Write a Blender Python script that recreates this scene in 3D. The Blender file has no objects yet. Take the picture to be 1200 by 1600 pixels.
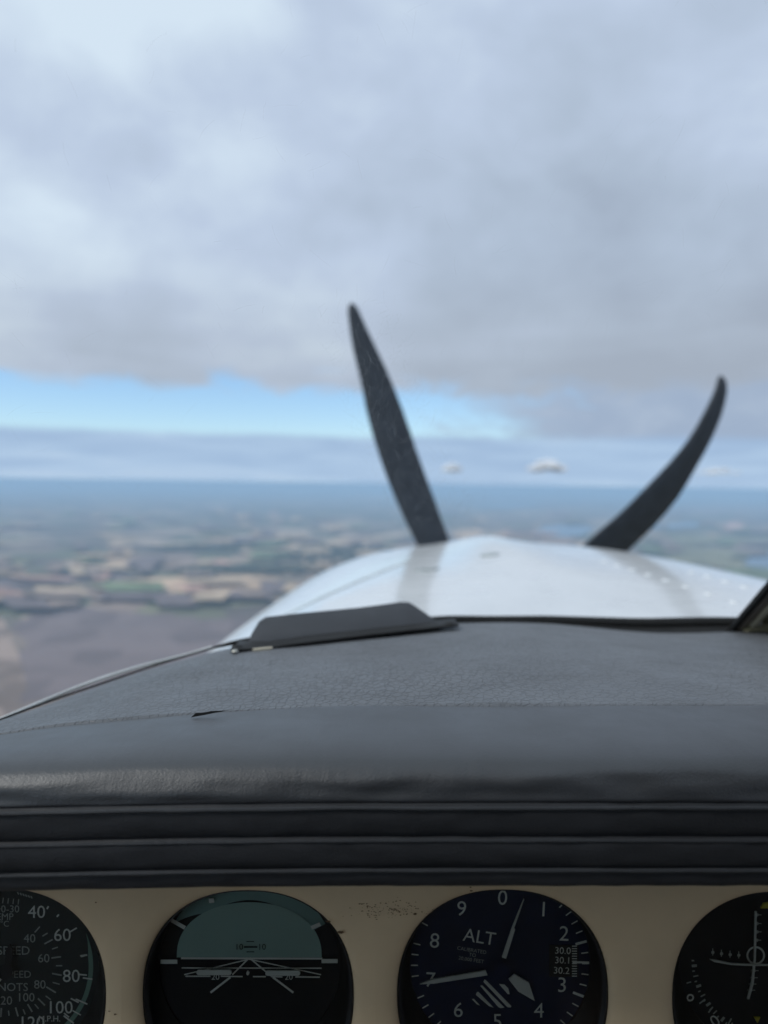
import bpy, bmesh, math, random
from mathutils import Vector, Matrix, noise

random.seed(7)
rad = math.radians
scene = bpy.context.scene
COL = scene.collection

# ------------------------------------------------------------------ camera
F = 1202.0                                   # focal length in pixels of the 1200 x 1600 photograph
RM = Matrix.Rotation(rad(-2.12), 4, 'X') @ Matrix.Rotation(rad(-0.84), 4, 'Y')   # attitude of the aircraft
cam_data = bpy.data.cameras.new("camera")
cam = bpy.data.objects.new("camera", cam_data)
COL.objects.link(cam)
cam.matrix_world = RM @ Matrix.Rotation(rad(90), 4, 'X')
cam_data.sensor_fit = 'VERTICAL'
cam_data.sensor_height = 36.0
cam_data.sensor_width = 27.0
cam_data.lens = 36.0 * F / 1600.0            # 27 mm
cam_data.clip_start = 0.01
cam_data.clip_end = 400000.0
cam_data.dof.use_dof = True
cam_data.dof.focus_distance = 0.315
cam_data.dof.aperture_fstop = cam_data.lens / 3.9     # 3.9 mm entrance pupil
scene.camera = cam
scene.render.resolution_x, scene.render.resolution_y = 768, 1024

# ------------------------------------------------------------------ light
SUN_EL, SUN_AZ = 48.0, -112.0                 # degrees; azimuth from straight ahead, minus = to the left
sun_dir = Vector((math.sin(rad(SUN_AZ)) * math.cos(rad(SUN_EL)),
                  math.cos(rad(SUN_AZ)) * math.cos(rad(SUN_EL)), math.sin(rad(SUN_EL))))
sd = bpy.data.lights.new("sun", 'SUN')
sd.energy = 1.5
sd.angle = rad(14)
sd.color = (1.0, 0.97, 0.93)
sun = bpy.data.objects.new("sun", sd)
COL.objects.link(sun)
sun.rotation_mode = 'QUATERNION'
sun.rotation_quaternion = sun_dir.to_track_quat('Z', 'Y')

scene.view_settings.view_transform = 'Standard'
scene.view_settings.look = 'None'
scene.view_settings.exposure = 0.0
scene.view_settings.gamma = 1.0
scene.view_settings.use_curve_mapping = False
scene.render.engine = 'CYCLES'
scene.cycles.use_denoising = True
scene.cycles.max_bounces = 8
scene.cycles.diffuse_bounces = 4
scene.cycles.glossy_bounces = 4
scene.cycles.transparent_max_bounces = 16
scene.cycles.volume_bounces = 1
scene.cycles.sample_clamp_indirect = 6.0
scene.cycles.caustics_reflective = False
scene.cycles.caustics_refractive = False


class NT:
    """short hand for a node tree"""
    def __init__(self, tree):
        self.t = tree
        self.n = tree.nodes
        self.n.clear()

    def new(self, kind, **kw):
        nd = self.n.new(kind)
        for k, v in kw.items():
            setattr(nd, k, v)
        return nd

    def put(self, sock, v):
        if v is None:
            return
        if isinstance(v, bpy.types.NodeSocket):
            self.t.links.new(v, sock)
        elif isinstance(v, (tuple, list)) and sock.type == 'RGBA' and len(v) == 3:
            sock.default_value = (*v, 1.0)
        else:
            sock.default_value = v

    def math(self, op, a, b=None, c=None, clamp=False):
        nd = self.new('ShaderNodeMath', operation=op, use_clamp=clamp)
        for i, v in enumerate((a, b, c)):
            self.put(nd.inputs[i], v)
        return nd.outputs[0]

    def smooth(self, x, e0, e1, lo=0.0, hi=1.0):
        nd = self.new('ShaderNodeMapRange', interpolation_type='SMOOTHSTEP')
        for i, v in enumerate((x, e0, e1, lo, hi)):
            self.put(nd.inputs[i], v)
        return nd.outputs[0]

    def lin(self, x, e0, e1, lo=0.0, hi=1.0):
        nd = self.new('ShaderNodeMapRange')
        for i, v in enumerate((x, e0, e1, lo, hi)):
            self.put(nd.inputs[i], v)
        return nd.outputs[0]

    def noise(self, vec, scale, detail=4.0, rough=0.5, dist=0.0, dims='3D', color=False, norm=True):
        nd = self.new('ShaderNodeTexNoise', noise_dimensions=dims)
        nd.normalize = norm
        self.put(nd.inputs['Vector'], vec)
        nd.inputs['Scale'].default_value = scale
        nd.inputs['Detail'].default_value = detail
        nd.inputs['Roughness'].default_value = rough
        nd.inputs['Distortion'].default_value = dist
        return nd.outputs['Color' if color else 'Fac']

    def voronoi(self, vec, scale, feature='F1', out='Distance', rnd=1.0, dims='3D'):
        nd = self.new('ShaderNodeTexVoronoi', feature=feature, voronoi_dimensions=dims)
        self.put(nd.inputs['Vector'], vec)
        nd.inputs['Scale'].default_value = scale
        nd.inputs['Randomness'].default_value = rnd
        return nd.outputs[out]

    def mix(self, fac, a, b):
        nd = self.new('ShaderNodeMix', data_type='RGBA')
        self.put(nd.inputs[0], fac)
        self.put(nd.inputs[6], a)
        self.put(nd.inputs[7], b)
        return nd.outputs[2]

    def ramp(self, fac, stops, interp='LINEAR'):
        nd = self.new('ShaderNodeValToRGB')
        cr = nd.color_ramp
        cr.interpolation = interp
        while len(cr.elements) < len(stops):
            cr.elements.new(0.5)
        for e, (p, c) in zip(cr.elements, stops):
            e.position = p
            e.color = (*c, 1.0) if len(c) == 3 else c
        self.put(nd.inputs[0], fac)
        return nd.outputs[0]

    def mapping(self, vec, scale=(1, 1, 1), loc=(0, 0, 0), rot=(0, 0, 0)):
        nd = self.new('ShaderNodeMapping')
        self.put(nd.inputs[0], vec)
        nd.inputs[1].default_value = loc
        nd.inputs[2].default_value = rot
        nd.inputs[3].default_value = scale
        return nd.outputs[0]

    def vec(self, x, y, z):
        nd = self.new('ShaderNodeCombineXYZ')
        for i, v in enumerate((x, y, z)):
            self.put(nd.inputs[i], v)
        return nd.outputs[0]


# ------------------------------------------------------------------ sky
world = bpy.data.worlds.new("World")
scene.world = world
world.use_nodes = True
w = NT(world.node_tree)
STR = 0.1
tc = w.new('ShaderNodeTexCoord')
sep = w.new('ShaderNodeSeparateXYZ')
w.put(sep.inputs[0], tc.outputs['Generated'])
dx, dy, dz = sep.outputs
hyp = w.math('SQRT', w.math('ADD', w.math('MULTIPLY', dx, dx), w.math('ADD', w.math('MULTIPLY', dy, dy), 1e-8)))
elev = w.math('DIVIDE', dz, hyp)                       # tangent of the elevation
zc = w.math('MAXIMUM', elev, 0.012)
px_ = w.math('DIVIDE', w.math('DIVIDE', dx, hyp), zc)  # where the ray meets a level cloud base
py_ = w.math('DIVIDE', w.math('DIVIDE', dy, hyp), zc)
P = w.vec(px_, py_, 0.0)
azx = w.math('DIVIDE', dx, hyp)
# blue sky between and above the clouds
sky = w.new('ShaderNodeTexSky', sky_type='NISHITA')
sky.sun_disc = False
sky.sun_elevation = rad(SUN_EL)
sky.sun_rotation = rad(SUN_AZ)
sky.altitude = 500
sky.air_density = 1.0
sky.dust_density = 0.25
sky.ozone_density = 1.5
blue = w.mix(1.0, sky.outputs[0], (1.12, 1.30, 1.52))
blue.node.blend_type = 'MULTIPLY'
# brightness of the cloud deck
DV = tc.outputs['Generated']
n1 = w.noise(w.mapping(P, loc=(3.7, 1.9, 0)), 0.40, 3, 0.5, 0.1)
n2 = w.noise(w.mapping(DV, loc=(2.3, 0.4, 1.7), scale=(1, 1, 1.4)), 7.0, 6, 0.55, 0.25)
n3 = w.noise(w.mapping(DV, loc=(14.58, 8.5, 0.6), scale=(1, 1, 1.5)), 3.4, 3, 0.5, 0.15)
sunv = w.new('ShaderNodeVectorMath', operation='DOT_PRODUCT')
w.put(sunv.inputs[0], DV)
sunv.inputs[1].default_value = sun_dir
glow = w.smooth(sunv.outputs['Value'], -0.3, 0.85)
b = w.math('ADD', w.math('MULTIPLY', n1, 0.34), w.math('MULTIPLY', n2, 0.24))
b = w.math('ADD', b, w.math('MULTIPLY', n3, 0.30))
b = w.math('ADD', b, w.math('ADD', w.math('MULTIPLY', glow, 0.30), 0.025))
b = w.math('ADD', b, w.math('MULTIPLY', w.math('MAXIMUM', dz, 0.0), 0.05))
deck = w.ramp(b, [(0.40, (0.37, 0.44, 0.555)), (0.48, (0.44, 0.525, 0.655)), (0.56, (0.52, 0.615, 0.775)), (0.66, (0.68, 0.795, 0.915))])
# underside turns greyer and darker towards its far edge
under = w.smooth(elev, 0.32, 0.13)
deck = w.mix(w.math('MULTIPLY', under, 0.40), deck, (0.40, 0.44, 0.50))
# far bank under the gap
nb = w.noise(w.vec(w.math('MULTIPLY', azx, 6.0), w.math('MULTIPLY', elev, 60.0), 0.0), 1.0, 5, 0.55, 0.5)
bank = w.ramp(w.math('ADD', nb, w.math('MULTIPLY', elev, -2.5)),
              [(0.25, (0.36, 0.50, 0.71)), (0.5, (0.44, 0.59, 0.79)), (0.75, (0.55, 0.68, 0.84))])
ragged = w.noise(w.vec(w.math('MULTIPLY', azx, 11.0), w.math('MULTIPLY', elev, 26.0), 2.0), 1.0, 7, 0.62, 0.5)
rag = w.math('SUBTRACT', ragged, 0.5)
up_edge = w.smooth(w.math('ADD', elev, w.math('MULTIPLY', rag, 0.105)), 0.108, 0.138)
lo_rag = w.noise(w.vec(w.math('MULTIPLY', azx, 5.0), 0.0, 7.0), 1.0, 5, 0.6, 0.0)
low_edge = w.smooth(w.math('ADD', elev, w.math('MULTIPLY', w.math('SUBTRACT', lo_rag, 0.5), 0.018)), 0.054, 0.066)
hole = w.smooth(w.math('ADD', azx, w.math('ADD', w.math('MULTIPLY', rag, 0.42), w.math('MULTIPLY', elev, -0.6))), 0.18, -0.02)
# between the two: blue, or grey where the gap closes
gap = w.mix(hole, w.mix(w.smooth(ragged, 0.35, 0.75), (3.6, 4.5, 6.0), (4.3, 5.2, 6.6)), blue)
low = w.mix(low_edge, w.mix(1.0, bank, (10.0, 10.0, 10.0)), gap)
low.node.inputs[6].links[0].from_node.blend_type = 'MULTIPLY'
deck10 = w.mix(1.0, deck, (10.0, 10.0, 10.0))
deck10.node.blend_type = 'MULTIPLY'
allsky = w.mix(up_edge, low, deck10)
bg = w.new('ShaderNodeBackground')
w.put(bg.inputs[0], allsky)
bg.inputs[1].default_value = STR
wo = w.new('ShaderNodeOutputWorld')
w.put(wo.inputs[0], bg.outputs[0])
world.cycles.sampling_method = 'MANUAL'
world.cycles.sample_map_resolution = 1024

# ------------------------------------------------------------------ helpers
def px(x, y, d):
    """pixel of the photograph at depth d -> point in the aircraft's frame"""
    return Vector(((x - 600.0) / F * d, d, -(y - 800.0) / F * d))


def material(name, color, rough=0.5, spec=0.5, metal=0.0, bump=None, vary=0.0, vscale=30.0, coat=0.0, coat_rough=0.05):
    m = bpy.data.materials.new(name)
    m.use_nodes = True
    n = NT(m.node_tree)
    out = n.new('ShaderNodeOutputMaterial')
    p = n.new('ShaderNodeBsdfPrincipled')
    n.put(out.inputs[0], p.outputs[0])
    co = n.new('ShaderNodeTexCoord').outputs['Object']
    if vary > 0:
        f = n.noise(co, vscale, 5, 0.6)
        lo = tuple(c * (1 - vary) for c in color)
        hi = tuple(min(1, c * (1 + vary)) for c in color)
        n.put(p.inputs['Base Color'], n.mix(n.smooth(f, 0.3, 0.7), lo, hi))
        n.put(p.inputs['Roughness'], n.lin(n.noise(co, vscale * 2.3, 4), 0.2, 0.8, rough * 0.8, min(1, rough * 1.2)))
    else:
        p.inputs['Base Color'].default_value = (*color, 1)
        p.inputs['Roughness'].default_value = rough
    p.inputs['Specular IOR Level'].default_value = spec
    p.inputs['Metallic'].default_value = metal
    p.inputs['Coat Weight'].default_value = coat
    p.inputs['Coat Roughness'].default_value = coat_rough
    if bump:
        h = n.noise(co, bump[0], 5, 0.6)
        bn = n.new('ShaderNodeBump')
        bn.inputs['Strength'].default_value = bump[1]
        bn.inputs['Distance'].default_value = bump[2]
        n.put(bn.inputs['Height'], h)
        n.put(p.inputs['Normal'], bn.outputs[0])
    return m


def mesh_obj(name, verts, faces, mat, parent=None, smooth=True):
    me = bpy.data.meshes.new(name)
    me.from_pydata([tuple(v) for v in verts], [], faces)
    me.validate()
    bm = bmesh.new()
    bm.from_mesh(me)
    bmesh.ops.recalc_face_normals(bm, faces=bm.faces)
    bm.to_mesh(me)
    bm.free()
    o = bpy.data.objects.new(name, me)
    COL.objects.link(o)
    if mat:
        me.materials.append(mat)
    if smooth:
        for p in me.polygons:
            p.use_smooth = True
        me.set_sharp_from_angle(angle=rad(42))
    if parent:
        o.parent = parent
    return o


def bm_obj(name, bm, mat, parent=None, smooth=True, sharp=42):
    bmesh.ops.recalc_face_normals(bm, faces=bm.faces)
    me = bpy.data.meshes.new(name)
    bm.to_mesh(me)
    bm.free()
    o = bpy.data.objects.new(name, me)
    COL.objects.link(o)
    if mat:
        me.materials.append(mat)
    if smooth:
        for p in me.polygons:
            p.use_smooth = True
        me.set_sharp_from_angle(angle=rad(sharp))
    if parent:
        o.parent = parent
    return o


def tag(o, label=None, cat=None, group=None, kind=None):
    if label:
        o['label'] = label
    if cat:
        o['category'] = cat
    if group:
        o['group'] = group
    if kind:
        o['kind'] = kind
    return o


def root(name, loc, label=None, cat=None, group=None, kind=None):
    """an Empty of the aircraft at a point of the aircraft's frame"""
    o = bpy.data.objects.new(name, None)
    o.empty_display_size = 0.02
    COL.objects.link(o)
    o.matrix_world = RM @ Matrix.Translation(loc)
    return tag(o, label, cat, group, kind)


def grid(fn, nu, nv):
    vs = [fn(i / nu, j / nv) for j in range(nv + 1) for i in range(nu + 1)]
    fs = [(j * (nu + 1) + i, j * (nu + 1) + i + 1, (j + 1) * (nu + 1) + i + 1, (j + 1) * (nu + 1) + i)
          for j in range(nv) for i in range(nu)]
    return vs, fs


def table(pts):
    """smooth interpolation through (x, value) pairs"""
    pts = sorted(pts)

    def f(x):
        if x <= pts[0][0]:
            return pts[0][1]
        if x >= pts[-1][0]:
            return pts[-1][1]
        for k in range(len(pts) - 1):
            if x <= pts[k + 1][0]:
                x0, y0 = pts[k]
                x1, y1 = pts[k + 1]
                xm, ym = pts[k - 1] if k > 0 else (2 * x0 - x1, 2 * y0 - y1)
                xp, yp = pts[k + 2] if k + 2 < len(pts) else (2 * x1 - x0, 2 * y1 - y0)
                t = (x - x0) / (x1 - x0)
                m0 = (y1 - ym) / (x1 - xm) * (x1 - x0)
                m1 = (yp - y0) / (xp - x0) * (x1 - x0)
                return ((2 * t**3 - 3 * t**2 + 1) * y0 + (t**3 - 2 * t**2 + t) * m0
                        + (-2 * t**3 + 3 * t**2) * y1 + (t**3 - t**2) * m1)
    return f


def tube(points, radius, seg=10):
    """closed tube along points; radius a number or list"""
    pts = [Vector(p) for p in points]
    vs, fs = [], []
    for i, p in enumerate(pts):
        t = (pts[min(i + 1, len(pts) - 1)] - pts[max(i - 1, 0)]).normalized()
        a = t.cross(Vector((0, 0, 1)))
        if a.length < 1e-4:
            a = t.cross(Vector((1, 0, 0)))
        a.normalize()
        b_ = t.cross(a)
        r = radius[i] if isinstance(radius, (list, tuple)) else radius
        for k in range(seg):
            an = 2 * math.pi * k / seg
            vs.append(p + a * math.cos(an) * r + b_ * math.sin(an) * r)
    n = len(pts)
    for i in range(n - 1):
        for k in range(seg):
            fs.append((i * seg + k, i * seg + (k + 1) % seg, (i + 1) * seg + (k + 1) % seg, (i + 1) * seg + k))
    fs.append(tuple(range(seg)))
    fs.append(tuple((n - 1) * seg + k for k in range(seg)))
    return vs, fs


def bevelled(bm, width, seg=2, angle=30):
    es = [e for e in bm.edges if len(e.link_faces) == 2 and e.calc_face_angle(0) > rad(angle)]
    bmesh.ops.bevel(bm, geom=es, offset=width, segments=seg, profile=0.5, affect='EDGES', clamp_overlap=True)


def prism(outline, dvec, bevel=0.0, seg=2):
    """closed solid: an outline (list of points) pushed along dvec"""
    bm = bmesh.new()
    a = [bm.verts.new(p) for p in outline]
    c = [bm.verts.new(Vector(p) + dvec) for p in outline]
    bm.faces.new(a)
    bm.faces.new(c[::-1])
    n = len(a)
    for i in range(n):
        bm.faces.new((a[i], a[(i + 1) % n], c[(i + 1) % n], c[i]))
    bmesh.ops.recalc_face_normals(bm, faces=bm.faces)
    if bevel:
        bevelled(bm, bevel, seg)
    return bm


# ------------------------------------------------------------------ ground
H = 500.0                                     # height above the ground


def ground_at(x, y, up=0.0):
    """the place on the ground that the photograph shows at a pixel"""
    d = (RM.to_3x3() @ px(x, y, 1.0))
    t = (-H + up) / d.z
    return Vector((d.x * t, d.y * t, -H + up))


def ground_material():
    m = bpy.data.materials.new("farmland")
    m.use_nodes = True
    n = NT(m.node_tree)
    co = n.new('ShaderNodeTexCoord').outputs['Object']
    warp = n.noise(co, 1 / 900.0, 3, 0.5, color=True)
    wv = n.new('ShaderNodeVectorMath', operation='MULTIPLY_ADD')
    n.put(wv.inputs[0], warp)
    wv.inputs[1].default_value = (500, 500, 0)
    n.put(wv.inputs[2], co)
    cell = n.voronoi(wv.outputs[0], 1 / 340.0, 'F1', 'Color', 0.95, '2D')
    s = n.new('ShaderNodeSeparateColor')
    n.put(s.inputs[0], cell)
    fields = n.ramp(s.outputs[0], [(0.0, (0.15, 0.12, 0.105)), (0.22, (0.29, 0.22, 0.18)), (0.40, (0.46, 0.34, 0.25)),
                                   (0.52, (0.18, 0.175, 0.11)), (0.66, (0.19, 0.16, 0.125)), (0.80, (0.55, 0.42, 0.32)),
                                   (0.90, (0.17, 0.175, 0.105))], 'CONSTANT')
    hedge = n.voronoi(wv.outputs[0], 1 / 340.0, 'DISTANCE_TO_EDGE', 'Distance', 0.95, '2D')
    fields = n.mix(n.math('MULTIPLY', n.smooth(hedge, 0.07, 0.02), n.smooth(n.noise(co, 1 / 400.0, 3), 0.45, 0.7)), fields, (0.10, 0.10, 0.07))
    fine = n.noise(co, 1 / 90.0, 6, 0.65)
    fields = n.mix(n.lin(fine, 0.3, 0.7, 0.0, 0.35), fields, (0.10, 0.09, 0.07))
    wood = n.noise(co, 1 / 1100.0, 8, 0.68, 0.4)
    woods = n.mix(n.noise(co, 1 / 60.0, 4, 0.7), (0.075, 0.080, 0.058), (0.19, 0.165, 0.12))
    # beyond the open farmland in front the country is mostly wooded
    far = n.new('ShaderNodeVectorMath', operation='LENGTH')
    n.put(far.inputs[0], co)
    lim = n.lin(far.outputs['Value'], 3500, 9000, 0.72, 0.54)
    broad = n.noise(n.mapping(co, loc=(9100, 3300, 0)), 1 / 5200.0, 6, 0.6, 0.3)
    wood = n.math('ADD', wood, n.math('MULTIPLY', n.math('SUBTRACT', broad, 0.5), 0.55))
    mask = n.smooth(n.math('SUBTRACT', wood, lim), -0.02, 0.04)
    colr = n.mix(mask, fields, woods)
    # hamlets: scattered pale specks
    ham = n.voronoi(co, 1 / 260.0, 'F1', 'Distance', 1.0, '2D')
    spec = n.math('MULTIPLY', n.smooth(ham, 0.12, 0.05), n.smooth(n.noise(co, 1 / 2500.0, 2), 0.55, 0.62))
    colr = n.mix(n.math('MULTIPLY', spec, 0.6), colr, (0.45, 0.42, 0.40))
    p = n.new('ShaderNodeBsdfPrincipled')
    n.put(p.inputs['Base Color'], colr)
    p.inputs['Roughness'].default_value = 0.9
    p.inputs['Specular IOR Level'].default_value = 0.15
    o = n.new('ShaderNodeOutputMaterial')
    n.put(o.inputs[0], p.outputs[0])
    return m


G = 74000.0
ground = mesh_obj("ground", [(-G, -G, 0), (G, -G, 0), (G, G, 0), (-G, G, 0)], [(0, 1, 2, 3)], ground_material(), smooth=False)
ground.location = (0, 0, -H)
tag(ground, "hazy patchwork of brown and green farmland stretching to the horizon", kind="structure")


def field_material(name, c, vary=0.42):
    m = bpy.data.materials.new(name)
    m.use_nodes = True
    n = NT(m.node_tree)
    co = n.new('ShaderNodeTexCoord').outputs['Object']
    f = n.noise(co, 1 / 130.0, 5, 0.6, 0.5)
    f2 = n.noise(n.mapping(co, scale=(1.0, 0.12, 1.0), rot=(0, 0, 0.5)), 1 / 25.0, 3, 0.6)
    plot = n.new('ShaderNodeSeparateColor')
    n.put(plot.inputs[0], n.voronoi(n.mapping(co, rot=(0, 0, 0.6), scale=(1, 0.6, 1)), 1 / 120.0, 'F1', 'Color', 0.9, '2D'))
    f = n.math('ADD', n.math('MULTIPLY', f, 0.45), n.math('ADD', n.math('MULTIPLY', f2, 0.2), n.math('MULTIPLY', plot.outputs[0], 0.35)))
    p = n.new('ShaderNodeBsdfPrincipled')
    n.put(p.inputs['Base Color'], n.mix(n.smooth(f, 0.3, 0.7), tuple(v * (1 - vary) for v in c), tuple(v * (1 + vary) for v in c)))
    p.inputs['Roughness'].default_value = 0.95
    p.inputs['Specular IOR Level'].default_value = 0.1
    o = n.new('ShaderNodeOutputMaterial')
    n.put(o.inputs[0], p.outputs[0])
    return m


FM = {k: field_material(k + "_field", c, 0.16 if k == "plough" else 0.36) for k, c in {
    'plough': (0.20, 0.155, 0.148), 'tan': (0.44, 0.33, 0.23), 'stubble': (0.52, 0.37, 0.25), 'brown': (0.29, 0.215, 0.175),
    'green': (0.17, 0.20, 0.11), 'olive': (0.22, 0.205, 0.13), 'straw': (0.52, 0.44, 0.24), 'pink': (0.52, 0.32, 0.25)}.items()}


def sheet(name, poly, up, mat, rough=0.22):
    """a flat patch of land: the outline is softened and made uneven"""
    pts = [ground_at(x, y, up) for x, y in poly]
    c = sum(pts, Vector()) / len(pts)
    ring = []
    n = len(pts)
    for i in range(n):
        a, b_ = pts[i], pts[(i + 1) % n]
        for k in range(4):
            q = a.lerp(b_, k / 4)
            s_ = 1 + rough * (noise.noise(q * (1 / 260.0)) + 0.6 * noise.noise(q * (1 / 70.0)))
            q = c + (q - c) * s_
            q.z = -H + up
            ring.append(q)
    verts = [p - Vector((0, 0, -H)) for p in ring]
    o = mesh_obj(name, verts, [tuple(range(len(verts)))], mat, ground, smooth=False)
    return o


FIELDS = [
    ('plough', [(20, 985), (60, 955), (135, 945), (240, 958), (330, 962), (430, 968), (440, 1010), (330, 1060), (180, 1110), (40, 1130), (35, 1040)]),
    ('brown', [(-40, 1130), (30, 1100), (160, 1080), (330, 1040), (330, 1140), (-40, 1240)]),
    ('brown', [(-80, 955), (-5, 958), (18, 985), (38, 1060), (28, 1108), (-80, 1130)]),
    ('brown', [(130, 912), (195, 905), (222, 925), (240, 950), (190, 958), (140, 945)]),
    ('tan', [(52, 922), (75, 914), (128, 912), (138, 934), (100, 938), (58, 934)]),
    ('plough', [(-120, 905), (60, 893), (180, 893), (215, 902), (130, 910), (60, 917), (-10, 925), (-120, 930)]),
    ('stubble', [(195, 908), (260, 902), (360, 899), (440, 905), (430, 918), (340, 930), (260, 936), (240, 930), (218, 920)]),
    ('straw', [(275, 922), (310, 918), (330, 924), (310, 932), (285, 932)]),
    ('green', [(214, 922), (238, 930), (262, 938), (250, 948), (228, 942)]),
    ('olive', [(200, 953), (260, 942), (350, 935), (420, 925), (440, 930), (420, 945), (330, 952), (240, 958)]),
    ('brown', [(190, 880), (230, 866), (290, 866), (330, 880), (280, 888), (220, 890)]),
    ('stubble', [(118, 880), (150, 866), (195, 860), (228, 868), (215, 880), (175, 886), (130, 886)]),
    ('pink', [(318, 882), (330, 874), (352, 874), (368, 882), (352, 887), (325, 887)]),
    ('tan', [(372, 862), (385, 850), (440, 846), (478, 850), (460, 860), (410, 868)]),
    ('tan', [(162, 850), (180, 842), (215, 840), (212, 848), (185, 854)]),
    ('stubble', [(-20, 890), (-10, 880), (30, 880), (36, 888), (10, 893)]),
    ('green', [(366, 884), (385, 876), (430, 876), (425, 884), (390, 889)]),
    ('olive', [(220, 897), (270, 895), (300, 898), (260, 902)]),
    ('green', [(245, 856), (262, 851), (285, 853), (275, 860)]),
    ('olive', [(0, 884), (-40, 876), (20, 870), (60, 876), (40, 882)]),
    ('tan', [(490, 825), (520, 817), (560, 820), (540, 828)]),
    ('tan', [(500, 850), (530, 840), (590, 838), (600, 848), (540, 853)]),
    ('stubble', [(700, 838), (712, 828), (745, 826), (760, 834), (730, 842)]),
    ('pink', [(778, 838), (790, 826), (812, 826), (818, 836), (800, 841)]),
    ('pink', [(1126, 824), (1140, 815), (1160, 817), (1164, 826), (1145, 830)]),
    ('brown', [(1040, 796), (1120, 790), (1210, 794), (1200, 802), (1100, 804)]),
    ('olive', [(985, 862), (1030, 852), (1120, 856), (1210, 868), (1240, 885), (1150, 890), (1060, 880)]),
    ('green', [(1120, 892), (1170, 886), (1260, 892), (1280, 920), (1180, 912)]),
    ('olive', [(985, 840), (1060, 834), (1200, 838), (1210, 846), (1100, 850), (1000, 850)]),
    ('brown', [(820, 845), (860, 838), (905, 842), (890, 852), (840, 852)]),
    ('tan', [(545, 778), (620, 774), (625, 780), (570, 783)]),
]
for i, (k, poly) in enumerate(FIELDS):
    sheet("field", poly, 0.5 + 0.35 * i, FM[k])

rf = random.Random(12)
PAL = ['tan', 'stubble', 'brown', 'plough', 'brown', 'olive', 'tan', 'pink', 'plough', 'green', 'brown']
for i in range(170):
    left = rf.random() < 0.68
    fx = rf.uniform(-60, 640) if left else rf.uniform(690, 1230)
    fy = 800 + (rf.random() ** 1.4) * (145 if left else 70)
    fwid, fhgt = rf.uniform(14, 62) * (fy - 745) / 110, rf.uniform(0.035, 0.10) * (fy - 742)
    sk = rf.uniform(-0.5, 0.5) * fwid
    poly = [(fx - fwid / 2 + sk, fy - fhgt / 2), (fx + fwid / 2 + sk, fy - fhgt / 2 + rf.uniform(-1, 1)), (fx + fwid / 2 - sk * 0.4, fy + fhgt / 2), (fx - fwid / 2 - sk * 0.4, fy + fhgt / 2 + rf.uniform(-1, 1))]
    sheet("field", poly, 16.0 + 0.12 * i, FM[rf.choice(PAL)], 0.10)

water_mat = bpy.data.materials.new("lake_water")
water_mat.use_nodes = True
_n = NT(water_mat.node_tree)
_p = _n.new('ShaderNodeBsdfPrincipled')
_p.inputs['Base Color'].default_value = (0.05, 0.08, 0.12, 1)
_p.inputs['Roughness'].default_value = 0.12
_o = _n.new('ShaderNodeOutputMaterial')
_n.put(_o.inputs[0], _p.outputs[0])
for poly in ([(836, 832), (850, 822), (900, 818), (930, 826), (905, 838), (860, 838)],
             [(1160, 884), (1168, 872), (1200, 862), (1260, 866), (1260, 886), (1195, 888)],
             [(720, 790), (790, 785), (850, 788), (800, 794)],
             [(1000, 822), (1080, 816), (1110, 820), (1050, 826)]):
    sheet("lake", poly, 12.5 + random.random() * 2, water_mat)

# woods one can make out: crowns standing on the ground, too many to count
wood_mat = material("woodland", (0.08, 0.085, 0.062), 0.9, 0.1, vary=0.5, vscale=1 / 30.0)


def woods(poly, count, parent):
    pts = [ground_at(x, y, 0) + Vector((0, 0, H)) for x, y in poly]
    xs, ys = [p.x for p in pts], [p.y for p in pts]

    def inside(x, y):
        c = False
        for i in range(len(pts)):
            a, b_ = pts[i], pts[i - 1]
            if (a.y > y) != (b_.y > y) and x < (b_.x - a.x) * (y - a.y) / (b_.y - a.y) + a.x:
                c = not c
        return c
    bm = bmesh.new()
    k = 0
    for _ in range(count * 12):
        x, y = random.uniform(min(xs), max(xs)), random.uniform(min(ys), max(ys))
        if not inside(x, y):
            continue
        r = random.uniform(9, 20)
        g = bmesh.ops.create_icosphere(bm, subdivisions=1, radius=1.0)
        for v in g['verts']:
            j = 1 + 0.25 * noise.noise(v.co * 2 + Vector((x, y, 0)))
            v.co = Vector((x + v.co.x * r * j, y + v.co.y * r * j, 15 + 7 + v.co.z * r * 0.55 * j))
        k += 1
        if k >= count:
            break
    o = bm_obj("woodland", bm, wood_mat, parent)
    o['kind'] = "stuff"
    return o


for poly, c in (([(268, 897), (300, 890), (350, 888), (420, 886), (480, 890), (470, 900), (380, 899), (300, 899)], 420),
                ([(420, 886), (430, 868), (480, 860), (600, 856), (640, 870), (520, 900), (470, 900)], 420),
                ([(230, 860), (300, 855), (380, 858), (370, 866), (300, 864)], 220)):
    woods(poly, c, ground)

# ------------------------------------------------------------------ haze
hz = bpy.data.materials.new("haze_air")
hz.use_nodes = True
n = NT(hz.node_tree)
pv = n.new('ShaderNodeVolumePrincipled')
pv.inputs['Color'].default_value = (0.53, 0.76, 1.0, 1)
pv.inputs['Density'].default_value = 8.6e-5
pv.inputs['Anisotropy'].default_value = 0.0
ho = n.new('ShaderNodeOutputMaterial')
n.put(ho.inputs['Volume'], pv.outputs[0])
B = 75000.0
hv = [(x, y, z) for z in (-H - 1.0, 3.0) for x, y in ((-B, -B), (B, -B), (B, B), (-B, B))]
haze = mesh_obj("haze", hv, [(0, 3, 2, 1), (4, 5, 6, 7), (0, 1, 5, 4), (1, 2, 6, 5), (2, 3, 7, 6), (3, 0, 4, 7)], hz, smooth=False)
tag(haze, "bluish haze lying over the distant countryside", kind="stuff")

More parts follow.
